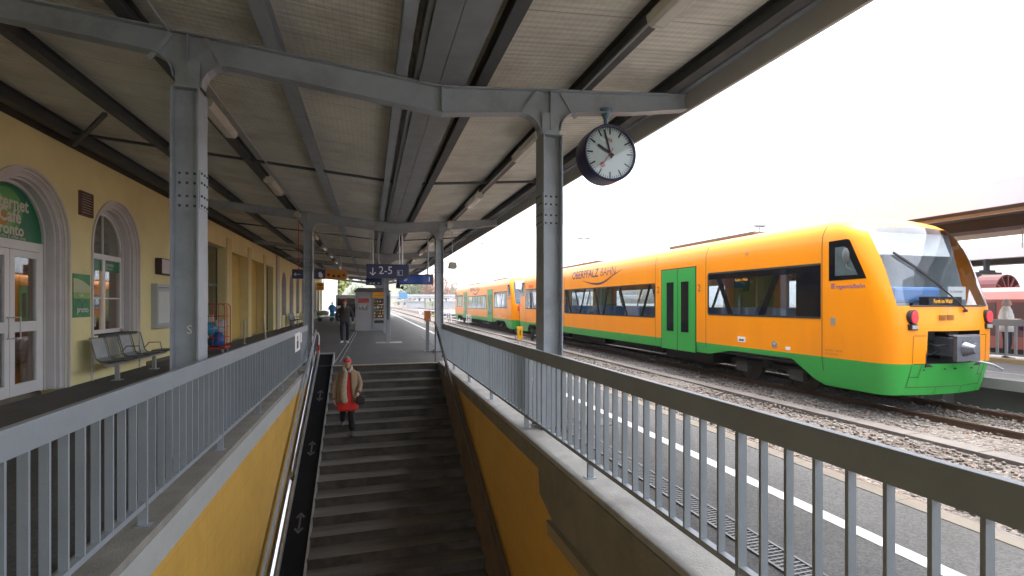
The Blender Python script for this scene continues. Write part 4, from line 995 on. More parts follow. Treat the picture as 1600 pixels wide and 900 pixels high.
# ================================================================ RAILCARS
def paint(name, col, var=.03):
    m = mat(name, col, .30, 0, var, .6, .0, 20, coat=.05, spec=.35); return m
M['orange'] = mat('orange_train_paint', (.98, .31, .003), .30, 0, .03, .6, .0, 20, coat=.05, spec=.35, dirt=(.66, .22, .02), dirt_amt=.22, stretch=(3.0, 3.0, .35))
M['green'] = mat('green_train_paint', (.035, .34, .055), .34, 0, .06, .8, 0, 20, dirt=(.07, .15, .07), dirt_amt=.5)
M['under'] = mat('underframe_black', (.02, .019, .018), .8, 0, .3, 3)
M['seam'] = mat('panel_gap', (.05, .03, .02), .7)
TX, TY, TL = 10.91, 6.75, 24.7
LV = [-.16, .46, 1.09, 1.14, 1.30, 1.57, 2.30, 2.485, 2.75, 2.95, 3.08, 3.20, 3.31, 3.40, 3.47, 3.515, 3.535, 3.54]
WZL = [1.37, 1.45, 1.45, 1.45, 1.45, 1.45, 1.45, 1.45, 1.45, 1.445, 1.425, 1.375, 1.29, 1.16, .98, .72, .40, .06]
FZ = [.20, .03, .0, .0, .01, .04, .27, .34, .46, .56, .64, .74, .88, 1.08, 1.36, 1.75, 2.2, 2.6]
RC = [.32, .42, .46, .46, .46, .46, .46, .46, .47, .49, .50, .52, .52, .5, .45, .35, .2, .03]
def interp(tab, z):
    if z <= LV[0]: return tab[0]
    for i in range(len(LV) - 1):
        if z <= LV[i+1]: k = (z - LV[i]) / (LV[i+1] - LV[i]); return tab[i] * (1 - k) + tab[i+1] * k
    return tab[-1]
SIDE = [12.35, 8.25, 8.21, 5.55, 5.45, 4.45, 4.2, 2.5, 2.3, 1.95, 1.72]
NA, NF = 9, 7
def outline(i):
    w, f, rc = WZL[i], FZ[i], RC[i]; b = .13; uc = f + b + rc; pts = []
    for u in SIDE: pts.append((-w, max(u, uc + .001)))
    for k in range(NA): a = math.pi / 2 * k / (NA - 1); pts.append((-w + rc * (1 - math.cos(a)), f + b + rc * (1 - math.sin(a))))
    e = w - rc
    for x in (-.71, -.36, 0, .36, .71):
        xx = x * min(1, e / .95); pts.append((xx, f + b * (xx / max(e, .01)) ** 2))
    for k in reversed(range(NA)): a = math.pi / 2 * k / (NA - 1); pts.append((w - rc * (1 - math.cos(a)), f + b + rc * (1 - math.sin(a))))
    for u in reversed(SIDE): pts.append((w, max(u, uc + .001)))
    return pts
def skirt_z(u):
    """lower edge of the green skirt: cut out over the bogie, deep at the cab"""
    if u > 4.45: return .155
    if u > 4.19: return .34
    if u > 2.49: return .34
    if u > 2.29: return .20
    if u > 1.94: return -.06
    return -.16
def railcar(label, y0):
    t = thing('railcar', label, 'train', (TX, y0 + TL / 2, -.47), 'coupled orange and green railcars')
    NP = len(outline(0)); NS = len(SIDE)
    body, wind, scrs = MB(), MB(), (MB(), MB())
    def half(h):
        def P(x, u, z): return (TX + x, y0 + u if h == 0 else y0 + TL - u, z)
        grid = []
        for i, z in enumerate(LV):
            row = []
            for j, (x, u) in enumerate(outline(i)):
                zz = z
                if i == 0:
                    zz = skirt_z(u) if (j < NS or j >= NP - NS) else z
                    if j < NS or j >= NP - NS: x = math.copysign(1.45 - .10 * max(0, (.3 - zz)) / .46 * 1.0, x)
                row.append(P(x, u, zz))
            grid.append(row)
        for i in range(len(LV) - 1):
            z0, z1 = LV[i], LV[i + 1]
            for j in range(NP - 1):
                q = [grid[i][j], grid[i][j+1], grid[i+1][j+1], grid[i+1][j]]
                js = j if j < NS - 1 else (NP - 2 - j if NP - 2 - j < NS - 1 else None)
                target, mi = body, 0 if i > 0 else 1
                if js is not None:
                    ua, ub = SIDE[js], SIDE[js + 1]
                    if js == 0 and 1.14 <= z0 and z1 <= 2.30: target = wind
                    if ub >= 1.9 and ua <= 5.46 and js >= 4 and 1.30 <= z0 and z1 <= 2.485: target = wind
                    if js == 9 and 1.30 <= z0 and z1 <= 2.485: target = wind
                elif 1.57 <= z0 and z1 <= 3.205:
                    a0, a1 = NS + 5, NP - NS - 6
                    if a0 <= j < a1: target = scrs[h]
                elif .46 <= z0 and z1 <= 1.091:
                    c = NP // 2
                    if c - 2 <= j < c + 2: continue
                target.add(q, [(0,1,2,3)], mi if target is body else 0)
        # close the roof crown
        body.add([grid[-1][j] for j in range(NP)], [tuple(range(NP))], 0)
    half(0); half(1)
    bo = body.build('body', [M['orange'], M['green']], t, smooth=True)
    wind.build('window_band', M['side_glass'], t, smooth=True)
    for s_ in scrs: s_.build('windscreen', M['train_screen'], t, smooth=True)
    def Y(yy_): return y0 + (yy_ - TY)         # photograph-fitted positions of the first car
    for side in (-1, 1):
        X = TX + side * 1.45
        def ox(d): return X + side * d
        # slanted struts behind the side glass, black sills above and below
        for hf in (0, 1):
            def YY(v, hf=hf): return Y(v) if hf == 0 else y0 + TL - (v - TY)
            for a, b_ in ((15.27, 15.85), (17.5, 16.9), (18.45, 18.9)):
                mb = MB(); w = .075; s_ = 1 if hf == 0 else -1
                mb.prism([(YY(a) - w*s_, 2.30), (YY(a) + w*s_, 2.30), (YY(b_) + w*s_, 1.14), (YY(b_) - w*s_, 1.14)], 'x', ox(.001), ox(.006)); mb.build('window_strut', M['black_gloss'], t)
            for a, b_, w in ((11.83, 11.26, .09), (9.6, 10.18, .10)):
                mb = MB(); mb.prism([(YY(a) - w, 2.485), (YY(a) + w, 2.485), (YY(b_) + w, 1.30), (YY(b_) - w, 1.30)], 'x', ox(.001), ox(.006)); mb.build('window_strut', M['black_gloss'], t)
            mb = MB(); mb.box(ox(.001), ox(.005), YY(8.47), YY(9.12), 1.30, 2.485); mb.box(ox(.001), ox(.005), YY(9.12), YY(12.2), 2.30, 2.485); mb.build('black_panel', M['black_gloss'], t)
            mb = MB()
            for a, b_, z0, z1 in ((15.0, 19.1, 1.14, 2.30), (8.47, 12.19, 1.30, 2.485)):
                mb = MB()
                mb.box(ox(.001), ox(.008), YY(a), YY(b_), z0 - .02, z0 + .025); mb.box(ox(.001), ox(.008), YY(a), YY(b_), z1 - .03, z1 + .015)
                q0 = 14.97 if a > 14 else 12.17; mb.box(ox(.001), ox(.008), YY(q0), YY(q0 + .05), z0 + .025, z1 - .03); mb.build('window_seal', M['black'], t)
            # double leaf door
            for a, b_ in ((12.78, 13.66), (13.68, 14.56)):
                mb = MB(); mb.box(ox(-.02), ox(.016), YY(a), YY(b_), .13, 2.71); d_ = mb.build('door_leaf', M['green'], t, bevel=.004)
                c = (a + b_) / 2 + (.07 if a < 13 else -.05)
                mb = MB(); mb.box(ox(.016), ox(.022), YY(c - .19), YY(c + .19), .72, 2.30); mb.build('door_window', M['black_gloss'], d_)
            mb = MB(); mb.box(ox(.001), ox(.006), YY(12.74), YY(12.775), .13, 2.75); mb.box(ox(.001), ox(.006), YY(14.565), YY(14.60), .13, 2.75); mb.box(ox(.001), ox(.006), YY(12.775), YY(14.565), 2.715, 2.745); mb.box(ox(.001), ox(.02), YY(13.66), YY(13.68), .13, 2.71)
            mb.build('door_seal', M['black'], t)
            # cab side window
            mb = MB(); mb.prism([(YY(8.27), 2.10), (YY(7.44), 2.12), (YY(7.80), 2.93), (YY(7.86), 2.95), (YY(8.27), 2.94)], 'x', ox(.001), ox(.007)); cw = mb.build('cab_window', M['black_gloss'], t)
            mb = MB(); mb.prism([(YY(8.12), 2.2), (YY(7.62), 2.2), (YY(7.9), 2.80), (YY(8.12), 2.80)], 'x', ox(.008), ox(.012)); mb.build('cab_pane', mat('cab_pane_grey', (.10, .13, .13), .1), cw)
            mb = MB(); mb.ball((ox(.03), YY(7.86), 2.60), .03, .08, .17, 12); mb.tube([(ox(.0), YY(7.72), 2.28), (ox(.03), YY(7.84), 2.36), (ox(.03), YY(7.86), 2.5)], .015, 6); mb.build('mirror', mat('mirror_grey', (.12, .13, .13), .3), cw, smooth=True)
    # thin gaps between body panels, following the cross-section
    prof = [(interp(WZL, z) + .003, z) for z in (.16, .46, 1.1, 2.0, 2.75, 2.95, 3.02, 3.08, 3.14, 3.20, 3.26, 3.31, 3.36, 3.40, 3.44, 3.47, 3.5, 3.515)]
    seam = MB()
    for v in (14.96, 12.30, 8.44, 19.1 + 4.14, 19.1 + 6.8, 19.1 + 10.66):
        for side in (-1, 1):
            yv = Y(v); vs = []
            for (w, z) in prof: vs += [(TX + side * w, yv - .009, z), (TX + side * w, yv + .009, z)]
            seam.add(vs, [(2*k, 2*k+1, 2*k+3, 2*k+2) for k in range(len(prof) - 1)])
    seam.build('panel_gap', M['seam'], t)
    # lettering and numbers on the near side
    XN = TX - 1.45
    def warp(p):
        return Vector((TX - interp(WZL, p.z) - .004, p.y, p.z))
    L_, U_ = (0, -1, 0), (0, 0, 1)
    dk = mat('dark_blue_lettering', (.03, .02, .08), .5)
    mb = MB(); LVT = [2.95, 3.08, 3.20]
    text_mb(mb, 'OBERPFALZ', .52, (XN, Y(22.25), 2.78), L_, U_, .004, .012, 1.04, warp=warp, cuts=LVT)
    text_mb(mb, 'BAHN', .52, (XN, Y(19.2), 2.78), L_, U_, .004, -.012, .98, warp=warp, cuts=LVT)
    sw = []; n = 24
    for i in range(n + 1):
        k = i / n; yv = Y(21.0 - 3.7 * k); z = 2.66 - .20 * math.sin(math.pi * min(1, k * 1.25) * .9) + .62 * max(0, k - .45) ** 1.6 * 1.5; w = .012 + .075 * math.sin(math.pi * k) ** 1.2
        sw += [(XN - .004, yv, z - w / 2), (XN - .004, yv, z + w / 2)]
    sw = [tuple(warp(Vector(p))) for p in sw]
    mb.add(sw, [(2*i, 2*i+1, 2*i+3, 2*i+2) for i in range(n)])
    mb.build('train_name', dk, bo)
    mb = MB(); bl = mat('violet_blue_lettering', (.10, .06, .32), .5)
    text_mb(mb, 'regentalbahn', .125, (XN, Y(8.12), 1.93), L_, U_, .004, .006, 1.0, shear=.25)
    for k in range(3): mb.box(XN - .004, XN - .001, Y(8.22), Y(8.14), 1.935 + k * .038, 1.957 + k * .038)
    mb.build('company_name', bl, bo)
    mb = MB(); text_mb(mb, '2', .30, (XN, Y(14.86), 1.98), L_, U_, .004, .0, 1.0); text_mb(mb, '2', .30, (XN, Y(12.68), 1.98), L_, U_, .004, .0, 1.0)
    mb.build('class_number', mat('grey_lettering', (.10, .08, .10), .5), bo)
    mb = MB(); mb.box(XN - .004, XN - .001, Y(11.0), Y(10.72), .60, .74, 0); mb.prism([(Y(10.96), .63), (Y(10.76), .63), (Y(10.80), .69), (Y(10.86), .66), (Y(10.92), .69)], 'x', XN - .007, XN - .004, 1)
    mb.build('coupling_mark', [M['white'], M['black']], bo)
    mb = MB(); mb.box(XN - .004, XN - .001, Y(9.42), Y(9.28), .52, .60, 0); mb.build('white_mark', M['white'], bo)
    mb = MB()
    text_mb(mb, 'REV RBG  12.05.08', .05, (XN, Y(8.36), .60), L_, U_, .004, .0, 1.0, mi=2); text_mb(mb, 'Unt. Viechtach', .05, (XN, Y(8.36), .53), L_, U_, .004, .0, 1.0, mi=2)
    mb.build('small_markings', [M['white'], M['black'], mat('brown_lettering', (.35, .14, .02), .6)], bo)
    mb = MB(); mb.tube([(XN + .02, Y(9.75), .62), (XN - .012, Y(9.75), .62)], .085, 20); mb.tube([(XN - .01, Y(9.75), .62), (XN - .05, Y(9.75), .62)], .03, 10); mb.build('fuel_cap', M['galv'], bo)
    mb = MB(); mb.box(XN - .006, XN - .001, Y(10.72), Y(10.62), 2.86, 2.96, 0); mb.build('side_button', mat('pale_orange_mark', (.75, .30, .05), .5), bo)
    mb = MB(); mb.box(XN - .012, XN - .001, Y(8.22), Y(8.12), 1.16, 1.32); mb.build('cab_lock', M['galv'], bo)
    for v in (23.6, 20.7 + 3.6):
        pass
    mb = MB()
    for v in (24.9, 28.2): mb.box(XN - .004, XN - .001, Y(v), Y(v + .9), 2.55, 2.75)
    mb.build('red_orange_marks', mat('red_orange_mark', (.85, .12, .01), .5), bo)
    # ---- fronts
    for hf in (0, 1):
        d = 1 if hf == 0 else -1
        def FY(u): return y0 + u if hf == 0 else y0 + TL - u
        c = 1
        # coupler recess
        mb = MB(); mb.box(TX - .72, TX + .72, FY(.98), FY(1.0), .40, 1.12); mb.box(TX - .73, TX - .71, FY(.085), FY(1.0), .44, 1.10); mb.box(TX + .71, TX + .73, FY(.085), FY(1.0), .44, 1.10)
        mb.box(TX - .73, TX + .73, FY(.085), FY(1.0), .40, .455); mb.box(TX - .73, TX + .73, FY(.085), FY(1.0), 1.095, 1.12); mb.build('coupler_recess', M['under'], t)
        mb = MB(); cp_m = mat('coupler_grey', (.16, .17, .19), .45, .5, .2, 8)
        mb.box(TX - .06, TX + .06, FY(1.0), FY(.2), .72, .88); mb.box(TX - .20, TX + .20, FY(.30), FY(-.10), .60, .95)
        mb.box(TX - .05, TX + .05, FY(.3), FY(-.1), .5, .6)
        cpl = mb.build('coupler', cp_m, t, bevel=.012)
        mb = MB(); mb.box(TX - .30, TX + .32, FY(-.10), FY(-.17), .52, 1.0); mb.tube([(TX - .08, FY(-.16), .76), (TX - .08, FY(-.34), .76)], [.14, .07], 18); mb.tube([(TX + .17, FY(-.16), .76), (TX + .17, FY(-.19), .76)], .10, 18)
        mb.box(TX - .34, TX + .36, FY(-.14), FY(-.05), .99, 1.02)
        mb.build('coupler_face', mat('coupler_light_grey', (.17, .18, .21), .35, .6, .15, 8), cpl, bevel=.008)
        mb = MB(); mb.tube([(TX + .20, FY(-.1), .52), (TX + .35, FY(-.16), .50), (TX + .62, FY(-.20), .44), (TX + .85, FY(-.22), .34)], .022, 8); mb.build('coupler_handle', M['galv'], cpl)
        mb = MB(); mb.box(TX - .17, TX - .02, FY(-.175), FY(-.10), .62, .9); mb.tube([(TX - .6, FY(.5), .95), (TX - .45, FY(.1), .8), (TX - .2, FY(.05), .82)], .018, 8); mb.tube([(TX - .65, FY(.5), .65), (TX - .45, FY(.2), .62), (TX - .2, FY(.2), .70)], .02, 8); mb.tube([(TX + .4, FY(.7), .95), (TX + .3, FY(.2), .85)], .02, 8)
        mb.tube([(TX - .62, FY(.2), 1.02), (TX - .62, FY(.9), 1.02)], .05, 12); mb.tube([(TX + .1, FY(.2), 1.0), (TX + .1, FY(.9), 1.0)], .05, 12)
        mb.build('coupler_hoses', M['black'], cpl)
        # lights
        for q in (-1, 1):
            xx = TX + q * 1.02; uu = .115
            mb = MB()
            def ell(mb, x, z, rx, rz_, u0, u1, n=24): mb.prism([(x + rx*math.cos(2*math.pi*k/n), z + rz_*math.sin(2*math.pi*k/n)) for k in range(n)], 'y', FY(u0), FY(u1))
            ell(mb, xx, 1.355, .105, .14, .20, .085); lh = mb.build('tail_light', M['black'], t, bevel=.006)
            mb = MB(); ell(mb, xx, 1.355, .083, .115, .09, .072); mb.build('red_lens', emit('red_lens', (.75, .02, .03), .22) if 'red_lens' not in bpy.data.materials else bpy.data.materials['red_lens'], lh, bevel=.01)
            mb = MB(); mb.box(xx - .09, xx + .09, FY(.20), FY(.085), 1.11, 1.22); wl_ = mb.build('head_light', M['black'], t, bevel=.006)
            mb = MB(); mb.box(xx - .07, xx + .07, FY(.09), FY(.075), 1.13, 1.20); mb.build('clear_lens', M['alu'], wl_, bevel=.004)
        # thin joints between the nose panels
        mb = MB()
        def jn(pts, w=.006):
            for (xa, za), (xb, zb) in zip(pts, pts[1:]):
                n = 8
                for k in range(n):
                    q0, q1 = k / n, (k + 1) / n; x0, z0, x1, z1 = xa + (xb-xa)*q0, za + (zb-za)*q0, xa + (xb-xa)*q1, za + (zb-za)*q1
                    f = lambda x, z: interp(FZ, z) + .13 * min(1, (x / (interp(WZL, z) - interp(RC, z)))) ** 2 - .003
                    dx, dz = (0, w) if abs(xb - xa) > abs(zb - za) else (w, 0)
                    mb.add([(TX + x0 - dx, FY(f(x0, z0)), z0 - dz), (TX + x1 - dx, FY(f(x1, z1)), z1 - dz), (TX + x1 + dx, FY(f(x1, z1)), z1 + dz), (TX + x0 + dx, FY(f(x0, z0)), z0 + dz)], [(0,1,2,3)])
        for q in (-1, 1): jn([(q * .98, 1.0), (q * .74, 1.0)]); jn([(q * .99, 1.0), (q * .99, -.02)]); jn([(q * .80, .44), (q * .80, .20), (q * .98, .20)])
        jn([(-.98, .0), (.98, .0)]); jn([(-.35, -.01), (-.35, -.15)]); jn([(.35, -.01), (.35, -.15)]); jn([(-.98, .462), (-.72, .462)]); jn([(.72, .462), (.98, .462)])
        mb.build('nose_joint', M['seam'], t)
        # vent, number, wiper
        mb = MB(); gx = TX - .28
        for q in (0, 1):
            for k in range(5): mb.box(gx - .19 + q * .2, gx - .02 + q * .2, FY(.03), FY(-.004 + .01), 1.30 + k * .022, 1.31 + k * .022)
        mb.build('front_vent', mat('brown_slot', (.22, .08, .01), .7), t)
        mb = MB(); text_mb(mb, 'VT 39', .105, (gx - .16 if hf == 0 else gx + .5, FY(-.004), 1.46), (d, 0, 0), (0, 0, 1), .008, -.004, 1.0); mb.build('train_number', mat('number_grey', (.42, .28, .16), .5), t)
        def SU(z, x):  # screen surface u
            f = interp(FZ, z); e = interp(WZL, z) - interp(RC, z); return f + .13 * min(1, (x / e) ** 2)
        mb = MB(); xa, za_, xb, zb_ = TX + .20 * d, 1.50, TX - 1.02 * d, 2.62
        pts = []
        for k in range(9):
            q = k / 8; x = xa + (xb - xa) * q; z = za_ + (zb_ - za_) * q; pts.append((x, FY(SU(z, x - TX) - .035), z))
        mb.tube(pts, .014, 6); mb.tube([(p[0] + .03, p[1] + .01 * d, p[2] + .02) for p in pts[3:]], .010, 6); mb.tube([(xa, FY(-.0), za_ - .05), pts[0]], .035, 8); mb.build('wiper', M['black'], t)
        mb = MB(); mb.tube([(TX + x, FY(SU(1.57, x) - .004), 1.572) for x in (-1.02, -.7, -.35, 0, .35, .7, 1.02)], .016, 6); mb.build('screen_seal', M['black'], t)
        # cab: desk, blue hood, paper sign, display
        mb = MB(); mb.box(TX - 1.2, TX + 1.2, FY(.45), FY(1.1), .6, 1.52); mb.build('cab_desk', mat('desk_grey', (.10, .12, .13), .6), t)
        mb = MB(); mb.box(TX - .95 * d, TX + .30 * d, FY(.50), FY(1.0), 1.63, 1.95); mb.build('blue_hood', mat('cab_blue', (.12, .24, .50), .5, 0, .05), t, bevel=.06)
        mb = MB(); mb.box(TX + .36 * d, TX + .86 * d, FY(.40), FY(.42), 1.70, 1.96); ps = mb.build('paper_sign', M['white'], t)
        mb = MB(); text_mb(mb, 'Die Länderbahn', .065, (TX + (.39 if d > 0 else -.39), FY(.399), 1.84), (d,0,0), (0,0,1), .002, 0, .9); mb.build('lettering', M['black'], ps)
        mb = MB(); mb.box(TX - .45 * d, TX + .45 * d, FY(.22), FY(.40), 1.585, 1.75); dsp = mb.build('front_display', M['black'], t)
        mb = MB(); text_mb(mb, 'Furth im Wald', .115, (TX - .33 * d, FY(.219), 1.625), (d,0,0), (0,0,1), .002, .004, .75); mb.build('amber_text', M['amber'], dsp)
        mb = MB()
        for q in (-1, 1): mb.prism([(FY(.62), 1.5), (FY(1.72), 1.5), (FY(1.72), 3.12), (FY(1.0), 3.12)], 'x', TX + q * 1.28, TX + q * 1.30)
        mb.box(TX - 1.25, TX + 1.25, FY(1.05), FY(1.72), 3.10, 3.13); mb.build('cab_lining', mat('cab_lining', (.50, .54, .54), .6), t)
        # sunblind and cab wall with door window
        mb = MB(); mb.box(TX - 1.15, TX + 1.15, FY(1.70), FY(1.74), .4, 2.0); mb.box(TX - 1.3, TX - .35, FY(1.70), FY(1.74), 2.0, 3.0); mb.box(TX + .35, TX + 1.3, FY(1.70), FY(1.74), 2.0, 3.0); mb.build('cab_bulkhead', mat('cab_grey', (.50, .53, .55), .6), t)
        mb = MB(); mb.prism([(FY(.80), 2.62), (FY(.96), 3.10), (FY(.98), 3.10), (FY(.82), 2.62)], 'x', TX - 1.05, TX + 1.05); mb.build('sun_blind', mat('blind_white', (.62, .64, .66), .7), t)
        mb = MB()
        for x in (-.86, -.30, -.02, .42): mb.tube([(TX + x, FY(.05), .36), (TX + x, FY(.025), .36)], .014, 8)
        mb.build('skirt_details', M['under'], t)
        # bogie
        bx = MB(); yb_ = 3.55
        bg_ = bx.box(TX - 1.0, TX + 1.0, FY(yb_ - 1.3), FY(yb_ + 1.3), -.06, .18).build('bogie', M['under'], t)
        for u in (yb_ - .9, yb_ + .9):
            mb = MB()
            for q in (-1, 1): mb.tube([(TX + q*.70, FY(u), -.09), (TX + q*.83, FY(u), -.09)], .38, 28)
            mb.tube([(TX - .8, FY(u), -.09), (TX + .8, FY(u), -.09)], .09, 12); mb.build('wheel_set', mat('wheel_steel', (.07, .055, .045), .6, .3, .2, 5), bg_)
            for q in (-1, 1): mb = MB(); mb.box(TX + q*1.0, TX + q*1.16, FY(u - .2), FY(u + .2), -.22, .06); mb.build('axle_box', mat('axle_box_grey', (.06, .055, .05), .7), bg_, bevel=.02)
        for q in (-1, 1):
            mb = MB(); mb.box(TX + q*1.0, TX + q*1.14, FY(yb_ - 1.3), FY(yb_ + 1.3), -.02, .10)
            mb.tube([(TX + q*1.05, FY(yb_), .0), (TX + q*1.05, FY(yb_), .35)], .16, 14); mb.build('side_frame', M['under'], bg_)
    mb = MB()
    mb.box(TX - 1.15, TX + 1.15, y0 + 5.6, y0 + 8.0, -.16, .2); mb.box(TX - 1.1, TX + 1.1, y0 + 8.3, y0 + 11.8, -.1, .2); mb.box(TX - 1.15, TX + 1.1, y0 + 12.6, y0 + 16.2, -.14, .2); mb.box(TX - 1.1, TX + 1.1, y0 + 16.6, y0 + 19, -.1, .2)
    mb.box(TX - 1.38, TX + 1.38, y0 + .5, y0 + TL - .5, .22, .28)
    mb.build('underframe', M['under'], t)
    mb = MB(); mb.box(TX - .78, TX + .78, y0 + 4.4, y0 + 8.4, 3.52, 3.61); mb.build('roof_equipment', mat('roof_equipment', (.14, .12, .11), .6), t, bevel=.02); mb = MB(); mb.box(TX - .78, TX + .78, y0 + 14, y0 + 20, 3.52, 3.61); mb.build('roof_equipment', mat('roof_equipment', (.14, .12, .11), .6), t, bevel=.02)
    # interior
    mb = MB(); mb.box(TX - 1.4, TX + 1.4, y0 + 1.75, y0 + TL - 1.75, .30, .36); mb.build('floor', mat('train_floor', (.12, .12, .13), .7), t)
    mb = MB(); mb.box(TX - 1.3, TX + 1.3, y0 + 1.75, y0 + TL - 1.75, 2.72, 2.76); mb.build('inner_ceiling', mat('train_ceiling', (.75, .75, .72), .6), t)
    seat_m = mat('seat_fabric', (.10, .17, .30), .9, 0, .15, 6)
    y = 9.4; n = 0
    while y < TL - 2.2 + TY:
        if not (12.2 < y < 15.1 or 23.1 < y < 26):
            mb = MB()
            for q in (-1, 1):
                mb.box(TX + q*.42, TX + q*1.32, Y(y), Y(y) + .45, .62, .76); mb.box(TX + q*.42, TX + q*1.32, Y(y) + .45, Y(y) + .57, .62, 1.50)
            mb.build('seat_row', seat_m, t, bevel=.03)
        y += .92
    mb = MB()
    for v in (12.9, 14.4, 23.8, 25.2): mb.tube([(TX - .9, Y(v), .36), (TX - .9, Y(v), 2.72)], .02, 8); mb.tube([(TX + .9, Y(v), .36), (TX + .9, Y(v), 2.72)], .02, 8)
    mb.build('grab_pole', mat('yellow_pole', (.7, .5, .03), .3), t)
    mb = MB(); mb.box(TX - 1.36, TX - 1.30, Y(10.62), Y(11.28), 2.19, 2.34); sdp = mb.build('side_display', M['black'], t)
    mb = MB(); text_mb(mb, 'Furth i. Wald', .095, (TX - 1.362, Y(11.2), 2.22), L_, U_, .003, .003, .9); mb.build('amber_text', M['amber'], sdp)
    return t
M['amber'] = emit('amber_led', (1.0, .42, .03), .28)
M['train_screen'] = glass('windscreen_glass', (.92, .97, 1.0), .88, base=.09)
M['side_glass'] = glass('side_window_glass', (.92, .98, 1.0), .85, base=.16)
car = railcar('front orange railcar with green doors and skirt, its nose and coupler facing the camera', TY)
CAR2Y = TL + .95
c2 = copy_tree(car, (TX, TY + TL / 2 + CAR2Y, -.47), 'rear orange and green railcar coupled behind the front one, partly hidden by the column')
HAZE = 0.00035
# ================================================================ SECOND PLATFORM AND ITS CANOPIES
P2 = .04
mb = MB(); mb.box(12.62, 19.2, -12, 110, P2 - .22, P2); mb.box(13.1, 18.9, -12, 110, -.75, P2 - .22)
y = -11
while y < 109: mb.box(12.75, 13.1, y, y + .45, -.75, P2 - .22); y += 2.4
tag(mb.build('second_platform', mat('platform_two_concrete', (.26, .255, .25), .85, 0, .12, 1, .2, 60, dirt=(.14,.135,.13), dirt_amt=.4)), kind='structure')
mb = MB(); mb.add([(13.75, -12, P2 + .004), (13.88, -12, P2 + .004), (13.88, 109, P2 + .004), (13.75, 109, P2 + .004)], [(0,1,2,3)])
tag(mb.build('second_platform_line', M['white_paint']), kind='structure')
rl = thing('guard_railing', 'grey steel railing on the second platform behind the train nose', 'railing', (16.4, 9, P2))
mb = MB(); mb.box(16.37, 16.43, 2.0, 15.2, 1.02, 1.19); mb.build('top_rail', M['steel_light'], rl)
mb = MB(); mb.box(16.37, 16.43, 2.0, 15.2, .22, .27); mb.build('bottom_bar', M['steel_light'], rl)
for i in range(66):
    y = 2.0 + i * .2; mb = MB(); mb.box(16.375, 16.425, y, y + (.05 if i % 8 else .07), P2 if i % 8 == 0 else .24, 1.02); mb.build('baluster' if i % 8 else 'post', M['steel_light'], rl)
mb = MB(); mb.box(16.2, 16.6, 1.8, 15.4, P2, .14); mb.build('kerb', mat('yellowish_kerb', (.42, .33, .18), .8), rl)
def flat_canopy(x0, x1, y0, y1, zb, h, label):
    t = thing('flat_canopy', label, 'canopy roof', ((x0+x1)/2, y0, zb), 'flat canopies over the far platforms')
    wf = mat('white_fascia', (.62, .64, .68), .5, 0, .03, .5)
    mb = MB(); mb.box(x0, x0 + .06, y0, y1, zb, zb + h); mb.box(x1 - .06, x1, y0, y1, zb, zb + h); mb.box(x0 + .06, x1 - .06, y0, y0 + .06, zb, zb + h); mb.box(x0 + .06, x1 - .06, y1 - .06, y1, zb, zb + h); mb.build('fascia', wf, t)
    mb = MB(); mb.box(x0 + .06, x1 - .06, y0 + .06, y1 - .06, zb + .16, zb + .24); mb.build('soffit', mat('brown_soffit', (.09, .07, .055), .8, 0, .1, .6), t)
    mb = MB(); xc = (x0 + x1) / 2; mb.box(xc - .25, xc + .25, y0 + 1, y1 - 1, zb - .12, zb + .16); mb.box(x0 + .06, x0 + .2, y0 + .06, y1 - .06, zb + .03, zb + .16); mb.build('girder', mat('dark_brown_girder', (.05, .042, .036), .7), t)
    mb = MB(); mb.box(x0 + 1.6, x0 + 1.75, y0 + 2, y1 - 2, zb + .09, zb + .16); mb.build('light_strip', mat('pale_light_strip', (.5, .5, .46), .4), t)
    y = y0 + 4
    while y < y1 - 2:
        mb = MB(); mb.box(xc - .15, xc + .15, y - .15, y + .15, P2, zb - .12); mb.build('column', M['steel'], t); y += 12
    return t
flat_canopy(12.9, 18.9, 2.5, 12.5, 3.70, .56, 'long flat canopy with pale fascia above the second platform behind the train')
flat_canopy(28.0, 33.6, -6, 34, 3.72, .62, 'farther flat canopy with pale fascia over the third platform')
mb = MB(); mb.box(27.2, 34.2, -12, 110, -.75, P2); tag(mb.build('third_platform', mat('platform_two_concrete', (.2, .2, .2), .85)), kind='structure')
dd = thing('destination_display', 'dark framed display with a pale green face hanging under the farther canopy', 'display', (28.1, 16.2, 2.6))
mb = MB(); mb.box(27.45, 28.95, 16.1, 16.4, 2.55, 3.10); mb.build('case', M['black'], dd)
mb = MB(); mb.box(27.55, 28.85, 16.09, 16.1, 2.66, 2.99); mb.build('screen', mat('pale_green_screen', (.22, .27, .17), .4), dd)
mb = MB(); mb.box(28.0, 28.3, 16.2, 16.3, 3.10, 3.72); mb.box(27.8, 28.6, 16.15, 16.35, 3.10, 3.2); mb.build('hanger', M['black'], dd)
hb = thing('hanging_bracket', 'thin H-shaped steel bracket hanging under the near flat canopy', 'bracket', (17, 8, 3.4))
mb = MB()
for dx in (0, .22): mb.tube([(18.5 + dx, 9.8, 3.25), (18.5 + dx, 9.8, 3.86)], .015, 6)
mb.tube([(18.5, 9.8, 3.52), (18.72, 9.8, 3.52)], .015, 6); mb.build('rods', M['galv'], hb)
